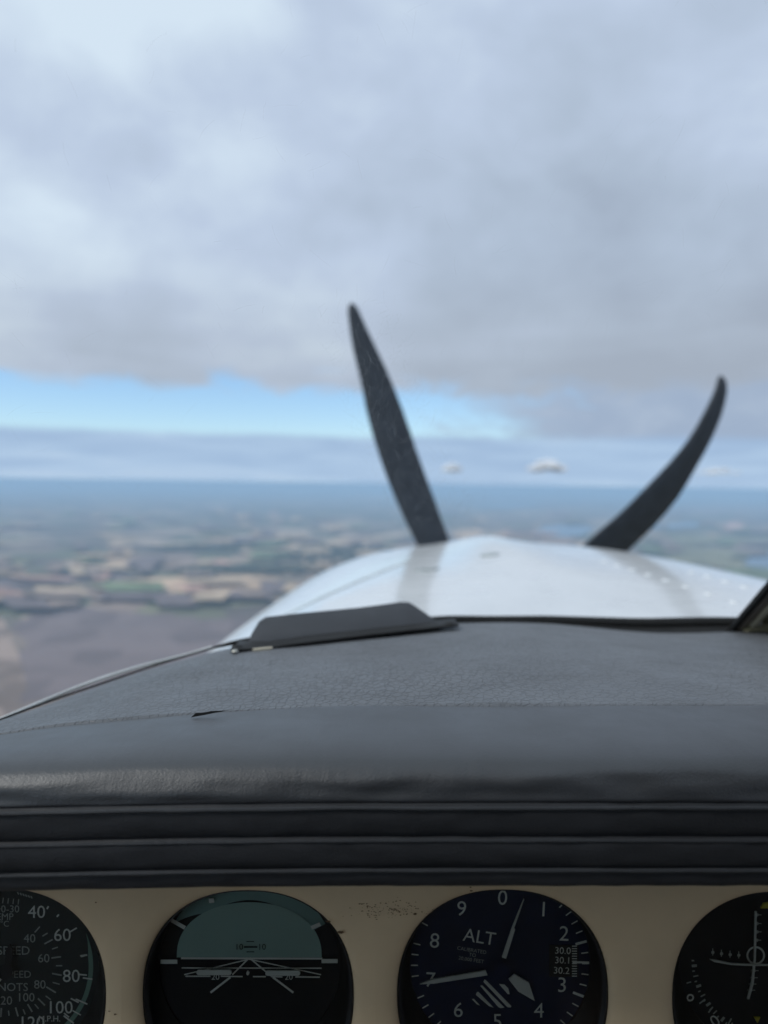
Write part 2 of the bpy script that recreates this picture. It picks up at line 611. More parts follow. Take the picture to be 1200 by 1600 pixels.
# ------------------------------------------------------------------ small far clouds
cloud_mat = bpy.data.materials.new("cumulus")
cloud_mat.use_nodes = True
n = NT(cloud_mat.node_tree)
d1 = n.new('ShaderNodeBsdfDiffuse')
d1.inputs[0].default_value = (0.97, 0.98, 1.0, 1)
d2 = n.new('ShaderNodeBsdfTranslucent')
d2.inputs[0].default_value = (0.97, 0.98, 1.0, 1)
mx = n.new('ShaderNodeMixShader')
mx.inputs[0].default_value = 0.42
n.put(mx.inputs[1], d1.outputs[0])
n.put(mx.inputs[2], d2.outputs[0])
co = n.new('ShaderNodeOutputMaterial')
n.put(co.inputs[0], mx.outputs[0])
thin_mat = cloud_mat.copy()
thin_mat.name = "thin_cloud"
_t = thin_mat.node_tree
_tr = _t.nodes.new('ShaderNodeBsdfTransparent')
_m2 = _t.nodes.new('ShaderNodeMixShader')
_m2.inputs[0].default_value = 0.26
_mx = next(q for q in _t.nodes if q.type == 'MIX_SHADER' and q is not _m2 and q.inputs[1].is_linked)
_out = next(q for q in _t.nodes if q.type == 'OUTPUT_MATERIAL')
_t.links.new(_tr.outputs[0], _m2.inputs[1])
_t.links.new(_mx.outputs[0], _m2.inputs[2])
_t.links.new(_m2.outputs[0], _out.inputs[0])


def cloud(x, y, wpx, hpx, label, dist=26000.0, seed=1, mat=None):
    rnd = random.Random(seed)
    c = RM.to_3x3() @ px(x, y, dist)
    sw, sh = wpx / F * dist, hpx / F * dist
    bm = bmesh.new()
    for i in range(26):
        t = rnd.uniform(-1, 1)
        r = sh * rnd.uniform(0.22, 0.5) * (1 - 0.55 * abs(t))
        g = bmesh.ops.create_icosphere(bm, subdivisions=3, radius=1.0)
        o_ = Vector((t * sw * 0.45, rnd.uniform(-0.4, 0.4) * sw, rnd.uniform(0, 0.35) * sh * (1 - abs(t))))
        for v in g['verts']:
            q = v.co.copy()
            q *= r * (1 + 0.35 * noise.noise(q * 1.7 + o_ * 0.01) + 0.15 * noise.noise(q * 5 + o_ * 0.01))
            q.x *= 1.5
            if q.z < 0:
                q.z *= 0.25
            v.co = q + o_
    ob = bm_obj("cloud", bm, mat or cloud_mat)
    ob.location = c
    return tag(ob, label, "cloud", "small white clouds low over the horizon")


cloud(855, 735, 62, 24, "bright white puff of cloud low between the two propeller blades", seed=3)
cloud(706, 736, 24, 18, "small faint puff of cloud just beside the taller propeller blade", 30000, seed=5, mat=thin_mat)
cloud(1122, 740, 64, 14, "thin flat white cloud beyond the outer side of the shorter propeller blade", 30000, seed=8, mat=thin_mat)

# ------------------------------------------------------------------ aircraft materials
def paint_white():
    m = bpy.data.materials.new("white_gloss_paint")
    m.use_nodes = True
    n = NT(m.node_tree)
    co = n.new('ShaderNodeTexCoord').outputs['Object']
    p = n.new('ShaderNodeBsdfPrincipled')
    dirt = n.noise(n.mapping(co, scale=(1, 0.25, 1)), 9, 6, 0.65)
    n.put(p.inputs['Base Color'], n.mix(n.smooth(dirt, 0.35, 0.8), (0.80, 0.81, 0.81), (0.70, 0.71, 0.71)))
    n.put(p.inputs['Roughness'], n.lin(n.noise(co, 25, 4), 0.2, 0.8, 0.22, 0.38))
    p.inputs['Specular IOR Level'].default_value = 0.5
    p.inputs['Coat Weight'].default_value = 0.6
    p.inputs['Coat Roughness'].default_value = 0.08
    bn = n.new('ShaderNodeBump')
    bn.inputs['Strength'].default_value = 0.25
    bn.inputs['Distance'].default_value = 0.004
    n.put(bn.inputs['Height'], n.noise(co, 7, 2, 0.4))
    n.put(p.inputs['Normal'], bn.outputs[0])
    o = n.new('ShaderNodeOutputMaterial')
    n.put(o.inputs[0], p.outputs[0])
    return m


def vinyl(name, c, crackle, rough=0.5, wrinkle=False, spec=0.6, sheen=0.12):
    m = bpy.data.materials.new(name)
    m.use_nodes = True
    n = NT(m.node_tree)
    co = n.new('ShaderNodeTexCoord').outputs['Object']
    p = n.new('ShaderNodeBsdfPrincipled')
    wn = n.noise(co, 60, 3, 0.5, color=True)
    wv = n.new('ShaderNodeVectorMath', operation='MULTIPLY_ADD')
    n.put(wv.inputs[0], wn)
    wv.inputs[1].default_value = (0.006, 0.006, 0.006)
    n.put(wv.inputs[2], co)
    e = n.voronoi(n.mapping(wv.outputs[0], scale=(1.0, 0.55, 1.0)), 300, 'DISTANCE_TO_EDGE')
    grain = n.noise(co, 1400, 3, 0.6)
    dust = n.noise(co, 16, 6, 0.6, 0.6)
    fade = n.noise(co, 5, 3, 0.5)
    patch = n.smooth(fade, 0.35, 0.65)
    base = n.mix(n.smooth(dust, 0.3, 0.75), tuple(v * 0.82 for v in c), tuple(v * 1.2 for v in c))
    crack = n.math('MULTIPLY', n.smooth(e, 0.12, 0.0), n.lin(patch, 0, 1, 0.35, 1.0))
    if crackle:
        base = n.mix(n.math('MULTIPLY', crack, 0.75), base, tuple(v * 0.35 for v in c))
        fleck = n.smooth(n.noise(co, 900, 2, 0.5), 0.70, 0.78)
        base = n.mix(n.math('MULTIPLY', fleck, 0.25), base, (0.35, 0.36, 0.36))
    n.put(p.inputs['Base Color'], base)
    n.put(p.inputs['Roughness'], n.lin(n.noise(co, 40, 5), 0.2, 0.8, rough * 0.85, rough * 1.2))
    p.inputs['Specular IOR Level'].default_value = spec
    p.inputs['Sheen Weight'].default_value = sheen
    p.inputs['Sheen Roughness'].default_value = 0.5
    b1 = n.new('ShaderNodeBump')
    b1.inputs['Strength'].default_value = 0.5
    b1.inputs['Distance'].default_value = 0.0006
    hgt = n.math('MULTIPLY', grain, 0.5)
    if crackle:
        hgt = n.math('SUBTRACT', hgt, n.math('MULTIPLY', crack, 2.2))
    if wrinkle:
        wr = n.noise(n.mapping(co, scale=(1.0, 0.2, 0.2)), 80, 3, 0.55, 0.4)
        hgt = n.math('ADD', hgt, n.math('MULTIPLY', wr, 1.3))
    n.put(b1.inputs['Height'], hgt)
    n.put(p.inputs['Normal'], b1.outputs[0])
    o = n.new('ShaderNodeOutputMaterial')
    n.put(o.inputs[0], p.outputs[0])
    return m


M_WHITE = paint_white()
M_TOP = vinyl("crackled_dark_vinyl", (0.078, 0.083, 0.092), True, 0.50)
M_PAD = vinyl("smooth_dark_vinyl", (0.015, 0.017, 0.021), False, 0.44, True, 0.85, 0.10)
M_ROLL = vinyl("shaded_edge_vinyl", (0.017, 0.018, 0.021), False, 0.58, True, 0.35, 0.03)  # pad's vinyl again, gloss and sheen lowered to deepen shade on the rolls
M_HIGHLIGHT = vinyl("highlight_vinyl", (0.024, 0.026, 0.030), False, 0.55, True, 0.45, 0.05)  # slightly lighter vinyl for the added highlight tubes
M_BLADE = material("dark_blade_paint", (0.035, 0.042, 0.052), 0.55, 0.4, vary=0.15)  # base colour raised to carry haze and glare on the blades
M_BLACK = material("black_plastic", (0.045, 0.048, 0.055), 0.5, 0.4, vary=0.12, bump=(600, 0.15, 0.0005))
M_RUBBER = material("black_rubber", (0.012, 0.012, 0.012), 0.7, 0.3, vary=0.2)
M_BEIGE = material("beige_paint", (0.61, 0.47, 0.30), 0.55, 0.4, vary=0.08, vscale=14, bump=(500, 0.12, 0.0004))
M_TAN = material("tan_trim", (0.46, 0.41, 0.30), 0.5, 0.4, vary=0.1)
M_BROWN = material("brown_trim", (0.21, 0.18, 0.15), 0.6, 0.3, vary=0.15)
M_OLIVE = material("olive_trim", (0.16, 0.145, 0.09), 0.6, 0.3, vary=0.2)
M_SMUDGE = material("dull_grey_metal", (0.33, 0.36, 0.36), 0.5, 0.4, vary=0.2)
M_LINE = material("grey_line", (0.62, 0.64, 0.64), 0.5, 0.4, vary=0.2, vscale=12)
M_STEEL = material("screw_steel", (0.5, 0.48, 0.42), 0.35, 0.5, metal=0.9)
M_HEAD = material("headliner", (0.66, 0.63, 0.58), 0.9, 0.1, vary=0.05)
M_DIAL = material("dial_black", (0.012, 0.013, 0.018), 0.65, 0.25, vary=0.15)
M_BEZEL = material("bezel_black", (0.015, 0.015, 0.016), 0.5, 0.4, vary=0.1)
M_PRINT = material("dial_print", (0.76, 0.78, 0.74), 0.7, 0.2)
M_PRINT_DIM = material("dial_print_dim", (0.42, 0.45, 0.43), 0.7, 0.2)
M_GREEN = material("green_arc", (0.22, 0.36, 0.30), 0.7, 0.2)
M_SKYBALL = material("horizon_ball_blue", (0.33, 0.48, 0.44), 0.7, 0.2, vary=0.04)
M_SKYRIM = material("horizon_ring_blue", (0.23, 0.36, 0.34), 0.7, 0.2)
M_INK = material("dark_print", (0.015, 0.02, 0.02), 0.7, 0.2)
M_YELLOW = material("yellow_mark", (0.60, 0.52, 0.06), 0.6, 0.3)
M_SCUFF = material("scuff", (0.13, 0.08, 0.045), 0.8, 0.2)

clear = bpy.data.materials.new("clear_acrylic")
clear.use_nodes = True
n = NT(clear.node_tree)
t_ = n.new('ShaderNodeBsdfTransparent')
t_.inputs[0].default_value = (0.975, 0.985, 0.985, 1)
o_ = n.new('ShaderNodeOutputMaterial')
n.put(o_.inputs[0], t_.outputs[0])

scr = bpy.data.materials.new("scratched_acrylic")
scr.use_nodes = True
n = NT(scr.node_tree)
t_ = n.new('ShaderNodeBsdfTransparent')
s1 = n.new('ShaderNodeBsdfDiffuse')
s1.inputs[0].default_value = (0.75, 0.78, 0.8, 1)
s2 = n.new('ShaderNodeBsdfTranslucent')
s2.inputs[0].default_value = (0.75, 0.78, 0.8, 1)
ad = n.new('ShaderNodeMixShader')
ad.inputs[0].default_value = 0.5
n.put(ad.inputs[1], s1.outputs[0])
n.put(ad.inputs[2], s2.outputs[0])
ms = n.new('ShaderNodeMixShader')
ms.inputs[0].default_value = 0.16
n.put(ms.inputs[1], t_.outputs[0])
n.put(ms.inputs[2], ad.outputs[0])
o_ = n.new('ShaderNodeOutputMaterial')
n.put(o_.inputs[0], ms.outputs[0])

glass = bpy.data.materials.new("dial_glass")
glass.use_nodes = True
n = NT(glass.node_tree)
t_ = n.new('ShaderNodeBsdfTransparent')
t_.inputs[0].default_value = (0.93, 0.96, 0.95, 1)
g_ = n.new('ShaderNodeBsdfGlossy')
g_.inputs['Roughness'].default_value = 0.06
fr = n.new('ShaderNodeFresnel')
fr.inputs[0].default_value = 1.5
gx = n.new('ShaderNodeMixShader')
n.put(gx.inputs[0], fr.outputs[0])
n.put(gx.inputs[1], t_.outputs[0])
n.put(gx.inputs[2], g_.outputs[0])
o_ = n.new('ShaderNodeOutputMaterial')
n.put(o_.inputs[0], gx.outputs[0])

# ------------------------------------------------------------------ cabin (round and behind the camera)
def slab(name, lo, hi, mat, parent):
    lo, hi = Vector(lo), Vector(hi)
    bm = prism([(lo.x, lo.y, lo.z), (hi.x, lo.y, lo.z), (hi.x, hi.y, lo.z), (lo.x, hi.y, lo.z)], Vector((0, 0, hi.z - lo.z)), 0.004, 1)
    return bm_obj(name, bm, mat, parent)


cabin = root("cabin_wall", (0.26, -0.7, -0.95), kind="structure")
cabin['label'] = "beige lined cabin round the seats"
CO = Vector((-0.26, 0.7, 0.95))


def cslab(name, lo, hi, mat=M_HEAD):
    slab(name, Vector(lo) + CO, Vector(hi) + CO, mat, cabin)


cslab("ceiling", (-0.31, -1.9, 0.37), (0.83, -0.02, 0.40))
cslab("floor_panel", (-0.31, -1.9, -0.98), (0.83, 0.60, -0.95), M_BROWN)
cslab("rear_wall", (-0.31, -1.94, -0.95), (0.83, -1.90, 0.40))
cslab("side_wall", (-0.35, -1.9, -0.95), (-0.31, 0.22, -0.22))
cslab("side_wall", (0.83, -1.9, -0.95), (0.87, 0.22, -0.22))
cslab("side_post", (-0.35, -1.9, -0.22), (-0.31, -1.3, 0.40))
cslab("side_post", (0.83, -1.9, -0.22), (0.87, -1.3, 0.40))
cslab("side_post", (-0.35, -0.55, -0.22), (-0.31, -0.40, 0.40))
cslab("side_post", (0.83, -0.55, -0.22), (0.87, -0.40, 0.40))
cslab("seat_back", (-0.28, -0.52, -0.95), (0.22, -0.38, -0.10), M_BROWN)
cslab("seat_back", (0.32, -0.52, -0.95), (0.80, -0.38, -0.10), M_BROWN)

# ------------------------------------------------------------------ engine cowling
XC = 0.245
top_z = table([(0.50, -0.106), (0.64, -0.0965), (0.8, -0.089), (1.0, -0.079), (1.3, -0.069), (1.55, -0.0655), (1.66, -0.068), (1.72, -0.082), (1.76, -0.12)])
half_w = table([(0.50, 0.50), (0.8, 0.485), (1.2, 0.455), (1.5, 0.43), (1.64, 0.405), (1.72, 0.36), (1.76, 0.30)])


def cowl_z(x, d):
    s = min(1.0, abs(x - XC) / half_w(d))
    nose = max(0.0, min(1.0, (d - 0.9) / 0.6))
    ridge = 0.016 * nose * math.exp(-((x - 0.212) / 0.070) ** 2)
    sunk = 0.02 * max(0.0, min(1.0, (0.652 - d) / 0.02)) * max(0.0, min(1.0, (x + 0.16) / 0.06))
    return top_z(d) - sunk + ridge - 0.030 * s * s - 0.10 * (1 - math.sqrt(max(0.0, 1 - s ** 4)))


def cowl_pt(u, v):
    d = 0.56 + (1.76 - 0.56) * (1 - (1 - v) ** 1.3)
    a = (u - 0.5) * 2
    if abs(a) < 0.8:
        s = math.sin(a / 0.8 * math.pi / 2)
        x = XC + s * half_w(d)
        z = cowl_z(x, d)
    else:
        x = XC + math.copysign(half_w(d), a)
        z = top_z(d) - 0.13 - (abs(a) - 0.8) / 0.2 * 0.5
    return Vector((x, d, z))


nose = root("aircraft_nose", (XC, 0.60, -0.60), "glossy white engine cowling of the aircraft beyond the windshield", "aircraft nose")
NO = Vector((XC, 0.60, -0.60))
v, f = grid(cowl_pt, 120, 60)
cowling = mesh_obj("cowling", [p - NO for p in v], f, M_WHITE, nose)
# front face of the cowling
front = [cowl_pt(i / 120, 1.0) - NO for i in range(121)]
mesh_obj("nose_bowl", front + [Vector((0, 1.19, -0.1))], [(i, i + 1, 121) for i in range(120)], M_WHITE, nose)
# screws and latches on the cowling
def on_cowl(x, d, up=0.0):
    return Vector((x, d, cowl_z(x, d) + up)) - NO


def disc_on_cowl(name, x, d, r, h, mat, sx=1.0):
    c = on_cowl(x, d)
    ex = (on_cowl(x + 0.01, d) - on_cowl(x - 0.01, d)).normalized()
    ey = (on_cowl(x, d + 0.01) - on_cowl(x, d - 0.01)).normalized()
    ez = ex.cross(ey)
    vs, fs = [], []
    for k in range(14):
        a = 2 * math.pi * k / 14
        q = ex * math.cos(a) * r * sx + ey * math.sin(a) * r
        vs.append(c + q - ez * 0.002)
        vs.append(c + q * 0.9 + ez * h)
    vs.append(c + ez * h * 1.2)
    for k in range(14):
        a0, a1 = 2 * k, 2 * ((k + 1) % 14)
        fs.append((a0, a1, a1 + 1, a0 + 1))
        fs.append((a0 + 1, a1 + 1, 28))
    return mesh_obj(name, vs, fs, mat, cowling)


for k in range(9):
    t = k / 8
    disc_on_cowl("rivet", 0.33 + 0.03 * t, 1.15 - 0.42 * t, 0.005, 0.0012, M_WHITE)
for k in range(8):
    t = k / 7
    disc_on_cowl("rivet", 0.42 + 0.015 * t, 1.05 - 0.33 * t, 0.005, 0.0012, M_WHITE)
disc_on_cowl("fuel_latch", 0.165, 1.20, 0.016, 0.002, M_SMUDGE, 1.0)
disc_on_cowl("latch", 0.060, 1.08, 0.012, 0.002, M_SMUDGE, 1.6)
# shut line of the cowling door
def strip_on_cowl(name, pts, wdt, mat, up=0.0012):
    vs, fs = [], []
    for x, d in pts:
        vs += [on_cowl(x - wdt / 2, d, up), on_cowl(x + wdt / 2, d, up)]
    for i in range(len(pts) - 1):
        fs.append((2 * i, 2 * i + 1, 2 * i + 3, 2 * i + 2))
    return mesh_obj(name, vs, fs, mat, cowling)


strip_on_cowl("shut_line", [(-0.135 + 0.19 * (i / 20) ** 0.8, 0.86 + 0.42 * i / 20) for i in range(21)], 0.007, M_LINE)

# ------------------------------------------------------------------ propeller
HUB = px(765, 1045, 1.90)
prop = root("propeller", HUB, "dark curved propeller turning in front of the white cowling", "propeller")


def blade(pairs, label, wide=1.2):
    """pairs of (left edge, right edge) pixels from tip to root"""
    secs = []
    n = len(pairs)
    for i, (l, r) in enumerate(pairs):
        t = i / (n - 1)
        tw = math.tan(rad(14 + 30 * t))           # pitch of the blade
        m_x, m_y = (l[0] + r[0]) / 2, (l[1] + r[1]) / 2
        l = (m_x + (l[0] - m_x) * wide, m_y + (l[1] - m_y) * wide)
        r = (m_x + (r[0] - m_x) * wide, m_y + (r[1] - m_y) * wide)
        dp = (px(*r, 1.90) - px(*l, 1.90)).length / 2 * tw
        a, b_ = px(*l, 1.90 - dp) - HUB, px(*r, 1.90 + dp) - HUB
        c = (a + b_) / 2
        ch = b_ - a
        th = 0.010 + 0.020 * t
        ring = []
        for k in range(20):
            an = 2 * math.pi * k / 20
            u = math.cos(an) / 2
            wdt = math.sin(an) * th / 2 * (1 - 0.35 * math.cos(an))
            ring.append(c + ch * u + Vector((0, wdt, 0)))
        secs.append(ring)
    vs = [p for s in secs for p in s]
    fs = [(i * 20 + k, i * 20 + (k + 1) % 20, (i + 1) * 20 + (k + 1) % 20, (i + 1) * 20 + k) for i in range(n - 1) for k in range(20)]
    fs.append(tuple(range(20)))
    fs.append(tuple((n - 1) * 20 + k for k in range(20)))
    o = mesh_obj("blade", vs, fs, M_BLADE, prop)
    o['label'] = label
    return o


L1 = table([(474, 548), (478, 545.5), (486, 544.5), (539, 553), (596, 567.5), (650, 579), (695, 592), (740, 607), (794, 629), (857, 659), (930, 700), (1030, 755)])
R1 = table([(474, 550), (477, 555), (490, 561), (527, 577), (575, 599), (620, 617), (665, 633), (719, 651), (767, 669), (848, 699), (930, 734), (1030, 778)])
ys = [474, 476, 480, 487, 500, 520, 545, 575, 605, 640, 675, 710, 745, 780, 815, 850, 890, 930, 980, 1030]
blade([((L1(y + 1), y + 1), (R1(y - 1), y - 1)) for y in ys], "taller blade leaning across the gap in the clouds")
l2 = [(1124, 587), (1122, 592), (1119, 604), (1113, 620), (1097, 653), (1077, 687), (1050, 721), (1008, 766), (966, 808), (912, 855), (860, 915), (790, 1010)]
r2 = [(1128, 588), (1133, 593), (1135, 603), (1134, 618), (1125, 651), (1107, 692), (1086, 729), (1057, 776), (1018, 822), (972, 866), (905, 940), (815, 1035)]
lx, ly = table(list(enumerate([p[0] for p in l2]))), table(list(enumerate([p[1] for p in l2])))
rx, ry = table(list(enumerate([p[0] for p in r2]))), table(list(enumerate([p[1] for p in r2])))
blade([((lx(i / 2), ly(i / 2)), (rx(i / 2), ry(i / 2))) for i in range(23)], "shorter blade sweeping outward", 1.14)
# the blade hanging below the cowling
dn = [(765 - 1.0 * (14 + 34 * math.sin(math.pi * min(1, 0.12 + t * 0.9))), 1640 - 590 * t) for t in [i / 14 for i in range(15)]]
blade([((x, y), (2 * 772 - x, y)) for x, y in dn], "blade pointing down below the nose")
v, f = grid(lambda u, t: Vector((math.cos(u * 2 * math.pi) * 0.14 * math.sqrt(max(0, 1 - t * t)), -0.06 + 0.30 * t, math.sin(u * 2 * math.pi) * 0.14 * math.sqrt(max(0, 1 - t * t)))), 32, 12)
mesh_obj("spinner", v, f, M_WHITE, prop)

# ------------------------------------------------------------------ glareshield
GO = Vector((0.2, 0.30, -0.12))
glare = root("glareshield", GO, "padded dark grey vinyl glareshield above the instrument panel", "glareshield")
far_y = table([(-0.30, 0.20), (-0.255, 0.28), (-0.232, 0.35), (-0.210, 0.42), (-0.176, 0.47), (-0.1456, 0.50), (-0.104, 0.525), (-0.05, 0.555), (0.0, 0.585), (0.06, 0.612), (0.14, 0.622), (0.3, 0.622), (0.9, 0.60)])
far_z = table([(-0.30, -0.135), (-0.255, -0.125), (-0.232, -0.119), (-0.210, -0.1150), (-0.176, -0.1078), (-0.1456, -0.1008), (-0.104, -0.0920), (-0.05, -0.0910), (0.0, -0.0898), (0.06, -0.0876), (0.129, -0.0900), (0.206, -0.0975), (0.28, -0.0968), (0.40, -0.099), (0.9, -0.105)])
crease_drop = table([(-0.30, 0.030), (-0.20, 0.017), (-0.163, 0.0118), (-0.1356, 0.0080), (-0.068, 0.0024), (0.0, 0.0), (0.9, 0.0)])
CREASE_Y = 0.326


def crease(x):
    return Vector((x, min(CREASE_Y, far_y(x) - 0.004), -0.0828 - crease_drop(x)))


def top_pt(u, t):
    x = -0.275 + u * 1.12
    c = crease(x)
    fy, fz = far_y(x), far_z(x)
    y = c.y + (fy - c.y) * t
    z = c.z + (fz - c.z) * t + 0.0012 * math.sin(math.pi * t) * (0.6 + 0.4 * math.sin(x * 9))
    z += 0.0012 * noise.noise(Vector((x * 14, y * 14, 0)))
    z += 0.0005 - 0.0014 * max(0.0, 1 - t / 0.014)
    if t > 0.97:
        z -= (t - 0.97) / 0.03 * 0.004
    return Vector((x, y, z))


v, f = grid(lambda u, t: top_pt(u, t ** 1.5), 220, 90)
v = [p - GO for p in v]
mesh_obj("top_cover", v, f, M_TOP, glare)
# front pad: from the crease round to the first pleat
PROF = [(0.345, -0.0846), (0.334, -0.0833), (0.322, -0.0827), (0.304, -0.0823), (0.290, -0.0823), (0.279, -0.0827), (0.2710, -0.0836), (0.2655, -0.0849),
        (0.2618, -0.0868), (0.2593, -0.0892), (0.2577, -0.0920), (0.2569, -0.0948), (0.2567, -0.0968), (0.2590, -0.0978), (0.265, -0.0982)]
py_t = table([(i, p[0]) for i, p in enumerate(PROF)])
pz_t = table([(i, p[1]) for i, p in enumerate(PROF)])


def lip_drop(x):
    return crease_drop(x) * 0.25


def pad_pt(u, t):
    x = -0.275 + u * 1.12
    k = t * (len(PROF) - 1)
    y, z = py_t(k), pz_t(k)
    mixf = max(0.0, min(1.0, (y - 0.257) / 0.068))
    z -= crease_drop(x) * mixf + lip_drop(x) * (1 - mixf)
    y = min(y, far_y(x) - 0.003) if mixf > 0.5 else y
    fr_ = max(0.0, 1 - abs(k - 10.0) / 3.0)
    y += 0.0009 * fr_ * noise.noise(Vector((x * 55, k * 0.5, 0))) + 0.0003 * noise.noise(Vector((x * 12, k, 3)))
    return Vector((x, y, z))


v, f = grid(pad_pt, 330, 52)
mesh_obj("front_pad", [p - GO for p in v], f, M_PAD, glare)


def roll(z0, z1, y0, bulge, seed):
    """one stitched roll of the front edge"""
    def fn(u, t):
        x = -0.275 + u * 1.12
        an = math.pi * t
        yy = y0 + 0.004 - (0.004 + bulge) * math.sin(an) ** 0.30
        zz = z0 + (z1 - z0) * (0.5 - 0.5 * math.cos(an)) - lip_drop(x)
        yy += 0.0004 * noise.noise(Vector((x * 110, seed, t * 3))) + 0.00015 * noise.noise(Vector((x * 9, seed + 5, 0)))
        return Vector((x, yy, zz)) - GO
    v, f = grid(fn, 260, 28)
    return mesh_obj("padded_roll", v, f, M_ROLL, glare)


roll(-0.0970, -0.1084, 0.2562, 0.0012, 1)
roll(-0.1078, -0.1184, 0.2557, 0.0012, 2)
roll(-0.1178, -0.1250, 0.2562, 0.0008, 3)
for pz_ in (-0.0984, -0.1091, -0.1190):  # thin tubes added along the rolls to catch light as highlight lines
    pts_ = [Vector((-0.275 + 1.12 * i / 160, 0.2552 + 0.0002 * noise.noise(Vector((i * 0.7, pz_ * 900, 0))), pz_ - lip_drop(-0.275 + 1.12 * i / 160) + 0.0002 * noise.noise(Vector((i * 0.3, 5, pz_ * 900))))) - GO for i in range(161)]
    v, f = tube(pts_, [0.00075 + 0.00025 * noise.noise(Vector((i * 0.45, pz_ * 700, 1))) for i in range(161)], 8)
    mesh_obj("highlight_bead", v, f, M_HIGHLIGHT, glare)
v, f = grid(lambda u, t: Vector((-0.275 + u * 1.12, 0.2640 + t * 0.045, -0.1238 - 0.001 * t)) - GO, 20, 4)
o = mesh_obj("under_face", v, f, M_BLACK, glare)
sm = o.modifiers.new("thickness", 'SOLIDIFY')
sm.thickness = 0.002
# a tear in the cover along the crease
tv = [(298, 1121), (306, 1114), (318, 1113.5), (330, 1111), (358, 1110), (335, 1114), (318, 1117.5)]
tearv = []
for x, y in tv:
    X = (x - 600) / F * 0.322
    p = px(x, y, 0.3195)
    tearv.append(p - GO)
o = mesh_obj("tear", tearv, [tuple(range(len(tearv)))], M_RUBBER, glare, smooth=False)
o['label'] = "small tear along the crease"

# ------------------------------------------------------------------ defroster cover on the glareshield
CV = px(540, 1000, 0.545)
cover = root("vent_cover", CV, "black plastic trapezoid cover screwed down at the front of the glareshield", "vent cover")


def cpx(x, y, off=0.0):
    d = 0.508 + (x - 357) / (718 - 357) * 0.066 + off
    return px(x, y, d)


outl = [(384, 1012), (392, 990), (404, 970), (415, 963), (470, 957), (560, 948.5), (628, 939.5), (640, 940.5), (652, 948), (692, 976), (640, 982), (540, 993), (460, 1003)]
base_y = lambda x: 1012 - (x - 384) / (692 - 384) * 36
pts = [cpx(x, y, max(0.0, base_y(x) - y) * 0.0005) - CV for x, y in outl]
bm = prism(pts, Vector((0, 0.010, -0.006)), 0.0012, 2)
bm_obj("cover", bm, M_BLACK, cover)
fl = [cpx(x, y, -0.020) - CV for x, y in ((360, 1014), (410, 1013), (470, 1004), (560, 993), (640, 984), (716, 976), (718, 979), (640, 988), (560, 997), (470, 1009), (412, 1018), (360, 1020))]
bm = prism(fl, Vector((0, 0.030, 0.0005)), 0.0006, 2)
flange = bm_obj("flange", bm, M_RUBBER, cover)


def screw(parent, c, r, mat):
    v, f = grid(lambda u, t: c + Vector((math.cos(u * 2 * math.pi) * r * math.cos(t * 1.5), math.sin(u * 2 * math.pi) * r * math.cos(t * 1.5), r * 0.6 * math.sin(t * 1.5))), 14, 5)
    return mesh_obj("screw", v, f, mat, parent)


screw(flange, cpx(371, 1013, -0.012) - CV, 0.0042, M_RUBBER)
screw(flange, cpx(367, 1018, -0.024) - CV, 0.0022, M_STEEL)
screw(flange, cpx(703, 977, -0.014) - CV, 0.0040, M_RUBBER)
wt = [cpx(x, y, -0.023) - CV for x, y in ((394, 1014.5), (408, 1013), (424, 1011.5), (426, 1014), (412, 1018.5), (396, 1020))]
bm = prism(wt, Vector((0, 0.003, 0)), 0.0003, 1)
o = bm_obj("clip", bm, material("cream_plastic", (0.62, 0.55, 0.42), 0.5, vary=0.1), cover)
o['label'] = "small cream clip under the cover"

# ------------------------------------------------------------------ windshield
WO = Vector((0.28, 0.62, -0.10))
wind = root("windshield", WO, "scratched clear windshield with dark lower seal and tan centre post", "windshield")


def base_curve(x):
    return Vector((x, far_y(x) + 0.016, far_z(x) - 0.004))


def pane_pt(u, t):
    x = -0.30 + u * 0.585
    b_ = base_curve(x)
    tp = Vector((x - 0.02, -0.05 - 0.10 * (1 - u) ** 2, 0.36 - 0.05 * (1 - u) ** 2))
    p = b_.lerp(tp, t)
    p.z += 0.03 * math.sin(math.pi * t)
    p.y += 0.02 * math.sin(math.pi * t)
    return p


v, f = grid(pane_pt, 60, 40)
pane = mesh_obj("pane", [p - WO for p in v], f, clear, wind)
v, f = grid(lambda u, t: Vector((0.285, 0, 0)) + Vector((u * 0.55, 0, 0)) + Vector((0, 0.636 - 0.1 * u * u, -0.10)).lerp(Vector((0, -0.05, 0.36)), t) - WO, 20, 20)
mesh_obj("pane", v, f, clear, wind)
